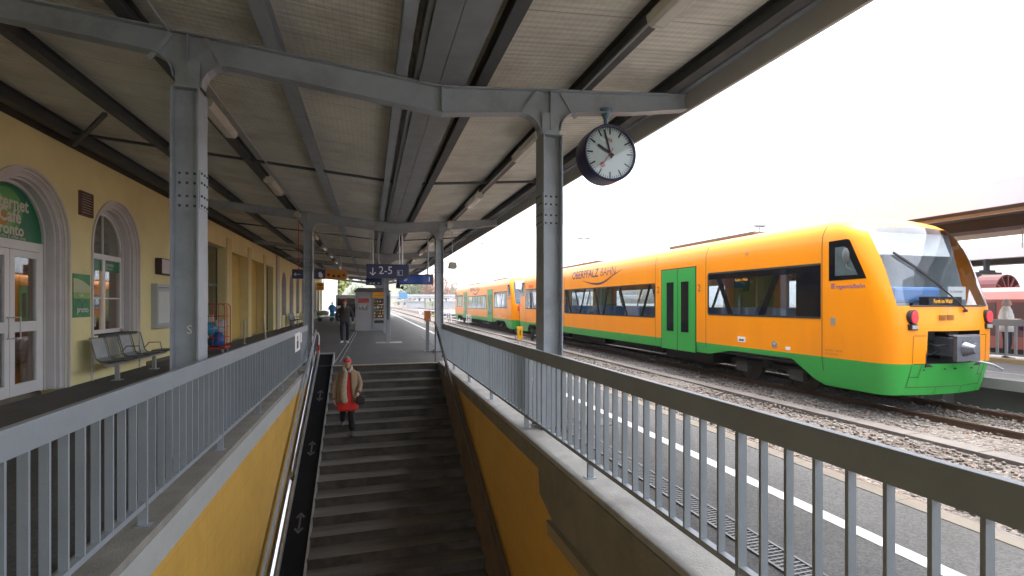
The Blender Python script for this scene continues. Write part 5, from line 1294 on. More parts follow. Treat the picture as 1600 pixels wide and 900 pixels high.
# red wagon
wg = thing('freight_wagon', 'faded red covered wagon standing beyond the second platform', 'wagon', (22.3, 14, -.47))
wr = mat('faded_red_wagon', (.33, .10, .085), .6, 0, .15, .8, dirt=(.2, .07, .06), dirt_amt=.5)
mb = MB()
pr = [(19.85, .15), (19.85, 1.75), (20.1, 2.0), (20.9, 2.16), (21.5, 2.16), (22.3, 2.0), (22.55, 1.75), (22.55, .15)]
mb.prism(pr, 'y', 4, 19); mb.build('body', wr, wg)
mb = MB()
for y in (4.6, 7.9, 11.2, 14.5): mb.box(19.83, 19.85, y, y + 2.9, .55, 1.65)
mb.build('dark_opening', mat('wagon_dark', (.10, .05, .05), .6), wg)
mb = MB(); mb.box(19.9, 22.5, 4, 19, -.05, .15)
mb.build('underframe', M['under'], wg)
for y in (5.5, 7.5, 15.5, 17.5):
    mb = MB(); mb.tube([(20.45, y, 0), (20.58, y, 0)], .45, 20); mb.tube([(21.82, y, 0), (21.95, y, 0)], .45, 20); mb.build('wheel_set', M['under'], wg)
# lattice drum-like dark structure behind the wagon
tr = thing('signal_gantry', 'dark round latticed tank frame above the red wagon at the picture edge', 'frame', (24, 11.6, 0))
mb = MB(); c_ = (24.8, 14.2)
ring_y(mb, c_[0], 2.0, [(13.6, .75), (13.6, .80), (14.4, .80), (14.4, .75)], 24)
for k in range(6): a = math.pi * k / 6; mb.bar((c_[0] - .76*math.cos(a), 13.6, 2.0 - .76*math.sin(a)), (c_[0] + .76*math.cos(a), 13.6, 2.0 + .76*math.sin(a)), .05, .05, up=(0,1,0))
mb.box(24.6, 25.0, 13.9, 14.1, -.6, 1.3); mb.build('lattice', mat('dark_red_frame', (.12, .03, .03), .6), tr)
# ================================================================ LINE-SIDE THINGS
def H_board(x, y, label, z=-.55, s_=1.0):
    t = thing('stop_board', label, 'signal board', (x, y, z), 'white H boards beside the tracks')
    mb = MB(); mb.box(x - .03, x + .03, y, y + .04, z, z + .5); mb.build('post', M['galv'], t)
    mb = MB(); mb.box(x - .24*s_, x + .24*s_, y - .02, y, z + .35, z + 1.15*s_); b_ = mb.build('board', M['white'], t)
    mb = MB(); w = .15*s_
    mb.box(x - w, x - w + .06, y - .024, y - .02, z + .5, z + 1.0*s_); mb.box(x + w - .06, x + w, y - .024, y - .02, z + .5, z + 1.0*s_); mb.box(x - w + .06, x + w - .06, y - .024, y - .02, z + .72, z + .79); mb.build('letter', mat('letter_navy', (.02, .02, .07), .5), b_)
def gp(px, h):
    """ground point helper: image column px with a known drop"""
    return None
H_board(9.0, 46.0, 'white H board at the tail of the rear railcar')
H_board(8.6, 56.0, 'white H board between the fence posts, left of the rear railcar')
H_board(8.6, 88.0, 'small white H board far down the empty track')
ym = thing('track_marker', 'orange-yellow marker box standing in the ballast by the train coupling', 'marker', (8.6, 23, -.6))
mb = MB(); mb.box(8.52, 8.84, 28.3, 28.5, -.55, .22); mb.build('box', mat('yellow_orange_marker', (.85, .42, .01), .5), ym, bevel=.01)
mb = MB(); mb.box(8.64, 8.70, 28.29, 28.3, -.3, .02); mb.build('mark', M['black'], ym)
mb = MB(); mb.tube([(8.40, 28.4, -.6), (8.35, 28.4, -.1)], .02, 6); mb.tube([(8.35, 28.4, -.1), (8.55, 28.4, .05)], .015, 6); mb.build('cable', M['black'], ym)
for x, y, h, w, lab in ((9.2, 27.6, .75, .07, 'thin black post right of the orange marker box'), ):
    mb = MB(); mb.box(x - w, x + w, y - w, y + w, -.6, -.6 + h); tag(mb.build('marker_post', M['black'], bevel=.01), lab, 'post')
pp_ = thing('cable_post', 'pair of weathered concrete posts in the ballast left of the near right column', 'post', (8.5, 21, -.6))
for x, h in ((8.05, .95), (8.23, 1.05)):
    mb = MB(); mb.box(x - .07, x + .07, 20.7, 20.85, -.6, -.6 + h); mb.build('post', M['concrete_dark'], pp_, bevel=.01)
mb = MB(); mb.tube([(8.25, 20.78, .4), (8.25, 20.78, .78)], .015, 6); mb.build('pin', M['black'], pp_)
yb = thing('track_marker', 'small yellow marker far down the empty track beside the second platform', 'marker', (9, 70, -.6))
mb = MB(); mb.box(8.75, 9.25, 70, 70.2, -.55, .25); mb.build('box', mat('lime_yellow', (.75, .65, .03), .5), yb)
# low fence rails between the tracks near the tail of the rear car
lf_ = thing('low_fence', 'low white tubular fence between the tracks near the rear railcar tail', 'fence', (9.4, 64, -.6))
mb = MB()
for z in (.0, .35): mb.tube([(8.6, 60, z), (15.5, 60, z)], .035, 6)
mb.build('rails', M['white'], lf_)
for i in range(8): mb = MB(); x = 8.6 + i * .985; mb.tube([(x, 60, -.6), (x, 60, .42)], .035, 6); mb.build('fence_post', M['white'], lf_)
# tall light masts
def mast(x, y, h, label, w=2.4):
    t = thing('light_mast', label, 'light mast', (x, y, -.6), 'tall yard light masts')
    mb = MB(); mb.tube([(x, y, -.6), (x, y, h)], [.16, .09], 10); mb.build('pole', mat('mast_pale_grey', (.45, .46, .48), .5), t)
    mb = MB(); mb.box(x - w/2, x + w/2, y - .1, y + .1, h, h + .12); mb.box(x - w/2, x - w/2 + .7, y - .35, y + .2, h + .1, h + .3); mb.box(x + w/2 - .7, x + w/2, y - .35, y + .2, h + .1, h + .3); mb.build('lamp_head', mat('mast_head_grey', (.35, .36, .38), .5), t)
def at(px, d):
    r = (px - 800) / 770 * d; ct, st_ = math.cos(THETA), math.sin(THETA)
    return (r * ct + d * st_, d * ct - r * st_)
for px, py, d, lab in ((746, 381, 110, 'tall light mast between the two columns'), (912, 374, 85, 'light mast above the train name lettering'), (821, 404, 120, 'distant light mast just left of the near right column'), (1187, 355, 60, 'stubby lamp head on a mast seen over the front railcar roof')):
    x, y = at(px, d); mast(x, y, CAMH + (474 - py) / 770 * d, lab, 2.4 * d / 100)
# ================================================================ FAR BACKGROUND
# overpass
br = thing('road_bridge', 'pale concrete road bridge crossing the tracks in the distance', 'bridge', (30, 210, 0))
mb = MB(); mb.bar((-5, 215, 4.2), (120, 205, 4.2), 9, .8); mb.build('deck', mat('bridge_concrete', (.42, .43, .45), .8, 0, .1, .1), br)
mb = MB(); mb.bar((-5, 210.2, 5.05), (120, 200.2, 5.05), .2, .5); mb.build('parapet', mat('bridge_parapet', (.55, .57, .60), .6), br)
for i in range(7): mb = MB(); x = 6 + i * 17; mb.box(x - .6, x + .6, 207.5, 213, -.7, 3.6); mb.build('pier', mat('bridge_concrete', (.42, .43, .45), .8), br)
def house(name, label, px, d, w, dp_, h, roofh, wall, roof, rzz=0.0, win=True, rows=2, cols=4):
    x, y = at(px, d); t = thing(name, label, 'building', (x, y, -.7))
    mb = MB(); mb.box(x - w/2, x + w/2, y, y + dp_, -.7, h); mb.build('wall', wall, t)
    if roofh:
        mb = MB(); mb.prism([(x - w/2 - .4, h), (x + w/2 + .4, h), (x, h + roofh)] if dp_ > w else [(x - w/2 - .4, h), (x + w/2 + .4, h), (x + w/2 - 1, h + roofh), (x - w/2 + 1, h + roofh)], 'y', y - .4, y + dp_ + .4); mb.build('roof', roof, t)
    else:
        mb = MB(); mb.box(x - w/2 - .3, x + w/2 + .3, y - .3, y + dp_ + .3, h, h + .4); mb.build('roof', roof, t)
    if win:
        for r_ in range(rows):
            for c_ in range(cols):
                wx = x - w/2 + w * (c_ + .5) / cols; wz = .8 + (h - .5) * r_ / rows
                mb = MB(); mb.box(wx - .5, wx + .5, y - .06, y, wz, wz + 1.3); mb.build('window', mat('far_window', (.10, .12, .15), .2), t)
    return t
fw = mat('far_white_wall', (.62, .62, .62), .8, 0, .05, .3); fg = mat('far_grey_roof', (.30, .31, .33), .8); fc = mat('far_cream_wall', (.58, .52, .42), .8, 0, .05, .3); fr_ = mat('far_red_roof', (.35, .15, .10), .8)
house('warehouse', 'long white low building under the far bridge', 676, 235, 22, 14, 2.2, 0, mat('pale_shed', (.42, .42, .43), .8), fg, win=False)
house('warehouse', 'grey-roofed shed far left of the white building', 637, 250, 12, 20, 2.4, 1.4, fc, fg, rows=1, cols=4)
house('house', 'white house with red roof behind the bridge', 668, 300, 12, 14, 7, 3.5, fw, fr_)
house('house', 'pale house with grey roof behind the bridge near the hill', 705, 320, 14, 12, 7.5, 4, fw, fg)
house('house', 'cream house with red roof beyond the right end of the bridge', 728, 330, 13, 12, 6.5, 3.5, fc, fr_)
bs = thing('billboard', 'bright blue board above the bridge in the distance', 'billboard', (*at(630, 180), 0))
x, y = at(630, 180); mb = MB(); mb.box(x - 1.5, x + 1.5, y, y + .3, 3.6, 5.5); mb.build('board', mat('sky_blue_board', (.06, .22, .45), .5), bs); mb = MB(); mb.box(x - .2, x + .2, y + .05, y + .2, -.7, 3.2); mb.build('post', M['galv'], bs)
# white building beyond the station, along the forecourt
wb = thing('white_building', 'bright white building with arched windows beyond the end of the station', 'building', (-9, 72, 0))
mb = MB(); mb.box(-14, -5.9, 72, 100, -.3, 7.2); mb.build('wall', mat('bright_white_wall', (.80, .80, .78), .8, 0, .03), wb)
mb = MB(); mb.prism([(-14.5, 7.2), (-5.5, 7.2), (-10, 9.6)], 'y', 71.6, 100.4); mb.build('roof', fg, wb)
for i in range(8):
    y = 74 + i * 3.3; mb = MB(); arch_r = .7; n = 10
    mb.prism([(y, .8)] + [(y + .7 - .7*math.cos(math.pi*k/n), 4.2 + .7*math.sin(math.pi*k/n)) for k in range(n + 1)] + [(y + 1.4, .8)], 'x', -5.9, -5.86); mb.build('window', mat('pale_window', (.45, .48, .52), .3), wb)
# hills
def hill(pts, y, dep, m, name='hills'):
    mb = MB(); n = len(pts); rr = random.Random(int(y)); vs = []; 
    rows = 7
    for r_ in range(rows):
        k = r_ / (rows - 1)
        for (x, h) in pts: vs.append((x + rr.uniform(-3, 3), y + dep * k, -2 + h * math.sin(k * math.pi * .55) * (1 + rr.uniform(-.04, .04))))
    mb.add(vs, [(r_*n+i, r_*n+i+1, (r_+1)*n+i+1, (r_+1)*n+i) for r_ in range(rows-1) for i in range(n-1)])
    return tag(mb.build(name, m, smooth=True), kind='structure')
hm = mat('wooded_hill', (.10, .105, .06), .95, 0, .3, .02, 0, dirt=(.20, .10, .04), dirt_amt=.6)
def prof(x0, x1, n, f): return [(x0 + (x1 - x0) * i / n, f((x0 + (x1 - x0) * i / n))) for i in range(n + 1)]
hill(prof(-700, 520, 60, lambda x: 46 + 16 * math.sin(x / 120 + 1) + 7 * math.sin(x / 37) - max(0, x - 40) * .13), 700, 500, hm)
hill(prof(-900, 900, 60, lambda x: max(5, 62 + 18 * math.sin(x / 200) + 6 * math.sin(x / 51) - max(0, x) * .12)), 1300, 700, hm)
# ---- trees: trunk, limbs and a crown of many leaf clumps
def leaf_mat(name, c, c2):
    m = mat(name, c, .8, 0, .35, 1.2, 0, dirt=c2, dirt_amt=.9); return m
def tree(name, label, x, y, h, r, m, seed, nleaf=900, group=None, z0=-.6):
    rr = random.Random(seed); t = thing(name, label, 'tree', (x, y, z0), group)
    mb = MB(); mb.tube([(x, y, z0), (x + .1, y, z0 + h*.3), (x, y, z0 + h*.7)], [h*.028, h*.02, h*.008], 8)
    for i in range(9):
        a = rr.uniform(0, 6.28); z = z0 + h * rr.uniform(.28, .6); l = r * rr.uniform(.5, .9)
        mb.tube([(x, y, z), (x + l*.5*math.cos(a), y + l*.5*math.sin(a), z + l*.35), (x + l*math.cos(a), y + l*math.sin(a), z + l*.6)], [h*.012, h*.008, h*.003], 6)
    mb.build('trunk', mat('bark', (.09, .07, .055), .9, 0, .3, 4), t)
    cl = [(rr.uniform(-.75, .75) * r, rr.uniform(-.75, .75) * r, z0 + h * rr.uniform(.38, .92), r * rr.uniform(.25, .5)) for _ in range(16)]
    mb = MB(); s_ = h * .035
    for _ in range(nleaf):
        c = rr.choice(cl); d = Vector((rr.gauss(0, 1), rr.gauss(0, 1), rr.gauss(0, 1))).normalized() * c[3] * rr.uniform(.6, 1.05)
        p = Vector((x + c[0], y + c[1], c[2])) + d; u = Vector((rr.uniform(-1,1), rr.uniform(-1,1), rr.uniform(-1,1))).normalized(); v = u.orthogonal().normalized(); w = s_ * rr.uniform(.6, 1.4)
        mb.add([p - u*w, p + v*w*.6, p + u*w, p - v*w*.6], [(0,1,2,3)])
    mb.build('crown', m, t); return t
gl_ = leaf_mat('foliage_yellow_green', (.16, .17, .04), (.09, .12, .03)); gd = leaf_mat('foliage_green', (.07, .10, .03), (.12, .10, .03)); ga = leaf_mat('foliage_autumn', (.24, .11, .05), (.14, .10, .05))
x, y = at(528, 95); tree('tree', 'yellow-green tree between the white building and the white van', x, y, 10, 2.4, gl_, 1)
k_ = 0
for (px, d, h, r, m_, lab) in ((560, 210, 9, 5, gd, 'green tree behind the white van, far left'), (640, 260, 15, 8, gd, 'dark green tree above the blue board'), (655, 280, 19, 9, ga, 'reddish autumn tree right of the blue board'), (672, 270, 18, 10, ga, 'large reddish autumn tree above the bridge'), (697, 285, 16, 8, ga, 'rusty autumn tree at the right foot of the hill'), (676, 165, 3.2, 3.0, gl_, 'yellow-green bush under the bridge'), (718, 240, 8, 6, gd, 'green tree left of the rear railcar')):
    x, y = at(px, d); k_ += 1; tree('tree', lab, x, y, h, r, m_, 10 + k_)
# white van, a parked trailer with bags, far-left
def van(label, x, y, w, l, h, m, rz_=0):
    t = thing('van', label, 'van', (x, y, 0))
    mb = MB(); mb.prism([(y, .35), (y, h * .92), (y + .25, h), (y + l * .70, h), (y + l * .82, h * .62), (y + l, h * .52), (y + l, .35)], 'x', x - w/2, x + w/2); mb.build('body', m, t, bevel=.06)
    mb = MB(); mb.box(x - w*.42, x + w*.42, y - .012, y - .002, h * .55, h * .86); mb.build('rear_window', M['black_gloss'], t)
    for q in (-1, 1): mb = MB(); mb.box(x + q*w*.43, x + q*w*.5, y - .02, y, .7, 1.2); mb.build('tail_light', M['red'], t)
    for q in (-1, 1):
        for yy_ in (y + .8, y + l - .9): mb = MB(); mb.tube([(x + q*(w/2 - .2), yy_, .33), (x + q*(w/2 + .01), yy_, .33)], .33, 18); mb.build('wheel', M['black'], t)
    return t
x, y = at(541, 52); van('white high-roofed van parked beyond the kiosk', x, y, 2.1, 5.4, 2.5, mat('van_white', (.75, .75, .76), .35))
x, y = at(548, 36)
vt = thing('luggage_cart', 'dark boxy luggage cart standing between the standing man and the kiosk', 'cart', (x, y, 0))
mb = MB(); mb.box(x - .7, x + .75, y, y + 1.6, .35, 1.55); mb.build('body', mat('dark_cart', (.03, .035, .035), .6), vt, bevel=.03)
mb = MB(); mb.box(x - .6, x + .65, y - .01, y, 1.0, 1.45); mb.build('panel', M['black_gloss'], vt); mb = MB(); mb.box(x - .75, x + .8, y - .05, y + 1.65, .25, .35); mb.box(x - .72, x + .8, y - .04, y - .01, .35, .62); mb.build('bed', M['galv'], vt)
for q in (-.6, .62): mb = MB(); mb.tube([(x + q - .04, y + .2, .14), (x + q + .04, y + .2, .14)], .14, 12); mb.build('wheel', M['black'], vt)
x, y = at(511, 44)
gcart = thing('hand_cart', 'low grey hand cart loaded with bags beyond the far left column', 'cart', (x, y, 0))
mb = MB(); mb.box(x - .9, x + .6, y, y + 1.0, .35, .45); mb.tube([(x - .85, y, .45), (x - 1.0, y, 1.1)], .03, 6); mb.build('bed', M['galv'], gcart)
for q in (-.6, .4): mb = MB(); mb.tube([(x + q, y - .03, .18), (x + q, y + .03, .18)], .18, 14); mb.build('wheel', M['black'], gcart)
lump('plastic_bag', 'pale grey-green sack on the low hand cart', (x - .35, y + .4, .72), (.5, .35, .28), mat('sack_grey', (.30, .33, .27), .8), 8, group='bags on the hand cart')
lump('plastic_bag', 'turquoise bag on the right of the low hand cart', (x + .45, y + .3, .62), (.25, .25, .2), mat('cyan_bag', (.02, .25, .42), .35), 9, group='bags on the hand cart')
x, y = at(524, 80)
def car_(label, x, y, m):
    t = thing('parked_car', label, 'car', (x, y, 0), 'cars parked on the forecourt')
    mb = MB(); mb.prism([(y, .3), (y, .85), (y + .5, .95), (y + 1.1, 1.4), (y + 2.6, 1.42), (y + 3.3, .95), (y + 4.1, .85), (y + 4.2, .3)], 'x', x - .85, x + .85); mb.build('body', m, t, bevel=.05)
    mb = MB(); mb.prism([(y + .58, .97), (y + 1.10, 1.36), (y + 1.08, 1.38), (y + .54, .98)], 'x', x - .7, x + .7); mb.build('rear_window', M['black_gloss'], t)
    for q in (-1, 1):
        for yy_ in (y + .8, y + 3.4): mb = MB(); mb.tube([(x + q*.7, yy_, .3), (x + q*.86, yy_, .3)], .3, 14); mb.build('wheel', M['black'], t)
car_('silver car parked far beyond the person in blue', x, y, mat('silver_car', (.45, .46, .48), .3, .5))
# ---- damp autumn air: one closed even volume round everything but the sky
hz = bpy.data.materials.new('haze_air'); hz.use_nodes = True; t = hz.node_tree
for n in list(t.nodes): t.nodes.remove(n)
o_ = nd(t, 'ShaderNodeOutputMaterial'); pv = nd(t, 'ShaderNodeVolumePrincipled'); pv.inputs['Color'].default_value = (.86, .90, .96, 1); pv.inputs['Density'].default_value = HAZE; pv.inputs['Anisotropy'].default_value = .2
t.links.new(pv.outputs[0], o_.inputs['Volume'])
mb = MB(); mb.box(-2600, 2600, -400, 3600, -5.5, 130); h_ = mb.build('haze', hz); tag(h_, kind='stuff')
# ================================================================ PEOPLE
def skin_obj(name, joints, edges, radii, m, parent, root=0, lvl=2, smooth=True):
    """continuous tapering surface grown round a joint skeleton; joints are in the parent's local frame"""
    me = bpy.data.meshes.new(name); me.from_pydata([tuple(j) for j in joints], edges, [])
    o = bpy.data.objects.new(name + '_tmp', me); COL.objects.link(o)
    o.modifiers.new('s', 'SKIN'); sv = me.skin_vertices[0].data
    for i, r_ in enumerate(radii): sv[i].radius = r_ if isinstance(r_, tuple) else (r_, r_)
    sv[root].use_root = True
    s_ = o.modifiers.new('u', 'SUBSURF'); s_.levels = lvl; s_.render_levels = lvl
    bpy.context.view_layer.update()
    dg = bpy.context.evaluated_depsgraph_get(); nm = bpy.data.meshes.new_from_object(o.evaluated_get(dg))
    bpy.data.objects.remove(o); nm.name = name; nm.materials.clear(); nm.materials.append(m)
    for p in nm.polygons: p.use_smooth = True
    r = bpy.data.objects.new(name, nm); COL.objects.link(r); r.parent = parent; ORG[r.name] = ORG[parent.name]
    return r
def loft_obj(name, rings, m, parent, n=20, caps=True, wob=0.0, seed=0):
    """garment or head from elliptical rings (x, y, z, rx, ry) in the parent's local frame"""
    rr = random.Random(seed); bm = bmesh.new(); R_ = []
    ph = [rr.uniform(0, 6.28) for _ in range(4)]
    for i, (x, y, z, rx, ry) in enumerate(rings):
        row = []
        for k in range(n):
            a = 2 * math.pi * k / n; w = 1 + wob * (math.sin(5 * a + ph[0] + i * .35) * .6 + math.sin(8 * a + ph[1] - i * .5) * .4)
            row.append(bm.verts.new((x + rx * w * math.cos(a), y + ry * w * math.sin(a), z)))
        R_.append(row)
    for a, b_ in zip(R_, R_[1:]):
        for k in range(n): bm.faces.new((a[k], a[(k+1) % n], b_[(k+1) % n], b_[k]))
    if caps: bm.faces.new(list(reversed(R_[0]))); bm.faces.new(R_[-1])
    bmesh.ops.recalc_face_normals(bm, faces=bm.faces)
    return bm_obj(bm, name, m, parent)
def head_bm(c, s_=1.0, turn=0.0, tilt=0.0):
    bm = bmesh.new(); bmesh.ops.create_uvsphere(bm, u_segments=24, v_segments=18, radius=1)
    for v in bm.verts:
        x, y, z = v.co
        w = .076 * (1 - .22 * max(0, -z) ** 1.5); X = x * w; Y = y * .096 * (1 - .12 * max(0, -z)); Z = z * .118
        if y < -.2:
            f = math.exp(-((x / .16) ** 2)) * math.exp(-(((z + .12) / .20) ** 2)); Y -= .024 * f
            f = math.exp(-((x / .35) ** 2)) * math.exp(-(((z + .80) / .22) ** 2)); Y -= .016 * f
            for q in (-1, 1): f = math.exp(-(((x - q * .40) / .17) ** 2)) * math.exp(-(((z - .08) / .12) ** 2)); Y += .011 * f
            f = math.exp(-((x / .30) ** 2)) * math.exp(-(((z + .48) / .06) ** 2)); Y -= .006 * f
        v.co = (X, Y, Z)
    rot = Matrix.Rotation(turn, 4, 'Z') @ Matrix.Rotation(tilt, 4, 'X') @ Matrix.Scale(s_, 4)
    return bm, Matrix.Translation(c) @ rot
def make_head(parent, c, s_=1.0, turn=0, tilt=0, hair=None, hair_m=None, lip=None):
    bm, T = head_bm(c, s_, turn, tilt); bm.transform(T); o = bm_obj(bm, 'head', M['skin'], parent)
    bm = bmesh.new()
    for q in (-1, 1):
        r_ = bmesh.ops.create_uvsphere(bm, u_segments=8, v_segments=6, radius=1)
        bmesh.ops.transform(bm, matrix=T @ Matrix.Translation((q * .077, .005, .0)) @ Matrix.Diagonal((.010, .018, .030, 1)), verts=r_['verts'])
    bm_obj(bm, 'ears', M['skin'], parent)
    bm = bmesh.new()
    for q in (-1, 1):
        r_ = bmesh.ops.create_uvsphere(bm, u_segments=10, v_segments=8, radius=1)
        bmesh.ops.transform(bm, matrix=T @ Matrix.Translation((q * .030, -.079, .010)) @ Matrix.Diagonal((.013, .008, .0065, 1)), verts=r_['verts'])
    bm_obj(bm, 'eyes', mat('eye_dark', (.05, .04, .035), .3), parent)
    bm = bmesh.new(); r_ = bmesh.ops.create_uvsphere(bm, u_segments=10, v_segments=8, radius=1)
    bmesh.ops.transform(bm, matrix=T @ Matrix.Translation((0, -.086, -.058)) @ Matrix.Diagonal((.024, .008, .007, 1)), verts=r_['verts']); bm_obj(bm, 'mouth', mat('lip', (.32, .12, .10), .5), parent)
    if hair_m:
        bm = bmesh.new(); bmesh.ops.create_uvsphere(bm, u_segments=24, v_segments=18, radius=1)
        for v in bm.verts:
            x, y, z = v.co; k = 1 + .03 * math.sin(14 * x + 9 * z) + .02 * math.sin(23 * y)
            v.co = (x * .083 * k, (y * .103 + .006) * k, z * .124 * k + .004)
        kill = [v for v in bm.verts if (v.co.y < -.035 and v.co.z < .050) or v.co.z < -.075]
        bmesh.ops.delete(bm, geom=kill, context='VERTS'); bm.transform(T); bm_obj(bm, 'hair', hair_m, parent)
    return T
def hand(parent, wrist, dirv_, palmn, s_=1.0, curl=.5, name='hand', m=None):
    """palm plus five separate curled fingers"""
    w = Vector(wrist); d = Vector(dirv_).normalized(); n_ = Vector(palmn).normalized(); sd = d.cross(n_).normalized()
    J, E, Rr = [], [], []
    def add(p, r, par=None):
        J.append(tuple(p)); Rr.append(r * s_); 
        if par is not None: E.append((par, len(J) - 1))
        return len(J) - 1
    a = add(w, .024); b_ = add(w + d * .045 * s_, .030, a); c = add(w + d * .085 * s_, .030, b_)
    for i, (o, l) in enumerate(((-.030, .062), (-.010, .072), (.010, .068), (.029, .052))):
        p = w + (d * .090 + sd * o) * s_; q = add(p, .0095, c); prev = q
        dd_ = d.copy(); ang = 0
        for k in range(3):
            ang += curl * .6; dk = d * math.cos(ang) + n_ * math.sin(ang); p = p + dk * (l / 3) * s_; prev = add(p, .0088 - k * .001, prev)
    p = w + (d * .03 - sd * .028) * s_; q = add(p, .012, b_)
    p2 = p + (d * .6 - sd * .6 + n_ * .3).normalized() * .032 * s_; q2 = add(p2, .011, q); p3 = p2 + (d * .8 - sd * .1 + n_ * .4).normalized() * .028 * s_; add(p3, .009, q2)
    return skin_obj(name, J, E, Rr, m or M['skin'], parent, root=0, lvl=1)
def shoe(parent, ankle, toe_dir, m, name='shoe', s_=1.0, heel_up=0.0):
    ax, ay, az = ankle; d = Vector((toe_dir[0], toe_dir[1], 0)).normalized(); sd = Vector((-d.y, d.x, 0))
    bm = bmesh.new(); rows = []
    prof = [(-.075, .034, .075), (-.04, .040, .085), (.02, .042, .078), (.09, .047, .052), (.15, .045, .045), (.185, .028, .034)]
    for (t_, w, h) in prof:
        row = []
        for k in range(10):
            a = 2 * math.pi * k / 10; zz = max(0, .5 + .5 * math.sin(a)) * h
            lift = heel_up * max(0, (.1 - t_)) ; p = Vector((ax, ay, az)) + d * t_ * s_ + sd * w * math.cos(a) * s_
            row.append(bm.verts.new((p.x, p.y, az - .085 * s_ + zz * s_ + lift)))
        rows.append(row)
    for a, b_ in zip(rows, rows[1:]):
        for k in range(10): bm.faces.new((a[k], a[(k+1) % 10], b_[(k+1) % 10], b_[k]))
    bm.faces.new(rows[0]); bm.faces.new(list(reversed(rows[-1]))); bmesh.ops.recalc_face_normals(bm, faces=bm.faces)
    return bm_obj(bm, name, m, parent)
# ---- woman coming down the stairs (local frame: feet of the front leg at z=0, facing -y, image right is +x)
wz = -7 * STEP_R
wo = thing('person', 'woman in tan jacket, red tunic, scarf and red headband walking down the stairs', 'person', (-.45, 10.90, wz)); wo.scale = (.94, .95, .965)
tan_m = mat('tan_jacket', (.26, .175, .11), .85, 0, .12, 8, .4, 60); red_m = mat('red_tunic', (.62, .025, .02), .75, 0, .08, 8, .2, 40); blk = mat('black_trousers', (.014, .014, .018), .85, 0, .2, 8)
scarf_m = mat('beige_scarf', (.38, .31, .23), .9, 0, .25, 25, .6, 60); shoe_m = mat('dark_grey_shoe', (.06, .06, .06), .6)
# body: legs and torso as one continuous figure dressed in trousers
J = [(0, .04, .92), (-.09, .05, .88), (.07, .03, .87), (-.10, .04, .55), (-.125, .36, .25), (.075, -.07, .50), (.10, .0, .09), (0, .03, 1.10), (0, .03, 1.30), (0, .02, 1.43), (0, .005, 1.50)]
E_ = [(0,1),(0,2),(1,3),(3,4),(2,5),(5,6),(0,7),(7,8),(8,9),(9,10)]
Rr = [(.15, .12), .10, .10, .082, .062, .080, .066, (.14, .11), (.15, .10), .07, .05]
skin_obj('body', J, E_, Rr, blk, wo)
shoe(wo, (.10, .0, .085), (.1, -1), shoe_m, 'shoe'); shoe(wo, (-.125, .36, .25), (-.05, -1), shoe_m, 'shoe', heel_up=.25)
loft_obj('red_tunic', [(0, .03, .56, .225, .19), (0, .03, .60, .23, .19), (0, .03, .72, .215, .175), (0, .03, .9, .195, .155), (0, .03, 1.1, .175, .135), (0, .03, 1.28, .17, .12), (0, .02, 1.42, .10, .08)], red_m, wo, 28, True, .035, 1)
# open jacket: torso shell without front wedge
def jacket(parent, rings, m, gap, n=30, seed=2, thick=.02):
    rr = random.Random(seed); bm = bmesh.new(); rows = []
    for i, (x, y, z, rx, ry) in enumerate(rings):
        g_ = gap[i]; row = []
        for k in range(n + 1):
            a = -math.pi / 2 + g_ + (2 * math.pi - 2 * g_) * k / n; w = 1 + .03 * math.sin(6 * a + i * .7) + .015 * math.sin(11 * a - i)
            row.append(bm.verts.new((x + rx * w * math.cos(a), y + ry * w * math.sin(a), z)))
        rows.append(row)
    for a, b_ in zip(rows, rows[1:]):
        for k in range(n): bm.faces.new((a[k], a[k+1], b_[k+1], b_[k]))
    bmesh.ops.recalc_face_normals(bm, faces=bm.faces); bmesh.ops.solidify(bm, geom=bm.faces[:], thickness=thick)
    return bm_obj(bm, 'jacket', m, parent)
jk = jacket(wo, [(0, .03, .74, .245, .20), (0, .03, .80, .245, .205), (0, .03, .95, .225, .19), (0, .03, 1.12, .215, .175), (0, .03, 1.28, .215, .155), (0, .03, 1.38, .205, .13), (0, .025, 1.44, .12, .10), (0, .02, 1.49, .075, .075)], tan_m, [.55, .5, .42, .38, .34, .32, .4, .6])
# arms: image left arm hangs, slightly out; image right arm bent, hand at the waist holding a bag
skin_obj('sleeve', [(-.16, .03, 1.39), (-.23, .05, 1.20), (-.265, .05, 1.08), (-.275, .0, .84), (-.275, -.01, .80)], [(0,1),(1,2),(2,3),(3,4)], [.078, .070, .064, .056, .054], tan_m, wo)
skin_obj('sleeve', [(.16, .03, 1.39), (.235, .05, 1.22), (.27, .04, 1.09), (.245, -.13, .98), (.235, -.16, .965)], [(0,1),(1,2),(2,3),(3,4)], [.078, .070, .064, .054, .052], tan_m, wo)
hand(wo, (.235, -.165, .955), (-.3, -.3, -.9), (-.9, .2, 0), 1.0, .9)
hand(wo, (-.275, -.01, .80), (.1, -.1, -1), (1, 0, 0), 1.0, .6)
skin_obj('neck', [(0, .02, 1.42), (0, .0, 1.52), (0, -.01, 1.56)], [(0,1),(1,2)], [.055, .05, .05], M['skin'], wo)
T = make_head(wo, (-.005, -.02, 1.60), .98, turn=.06, tilt=.16, hair_m=mat('greying_hair', (.20, .17, .14), .9, 0, .3, 40))
bm = bmesh.new(); bmesh.ops.create_cone(bm, cap_ends=False, segments=28, radius1=.086, radius2=.083, depth=.055)
for v in bm.verts: v.co = Vector((v.co.x * 1.01, v.co.y * 1.22 + .003, v.co.z + .048))
bmesh.ops.solidify(bm, geom=bm.faces[:], thickness=.006); bm.transform(T); bm_obj(bm, 'headband', mat('red_headband', (.68, .02, .05), .7, 0, .1, 30), wo)
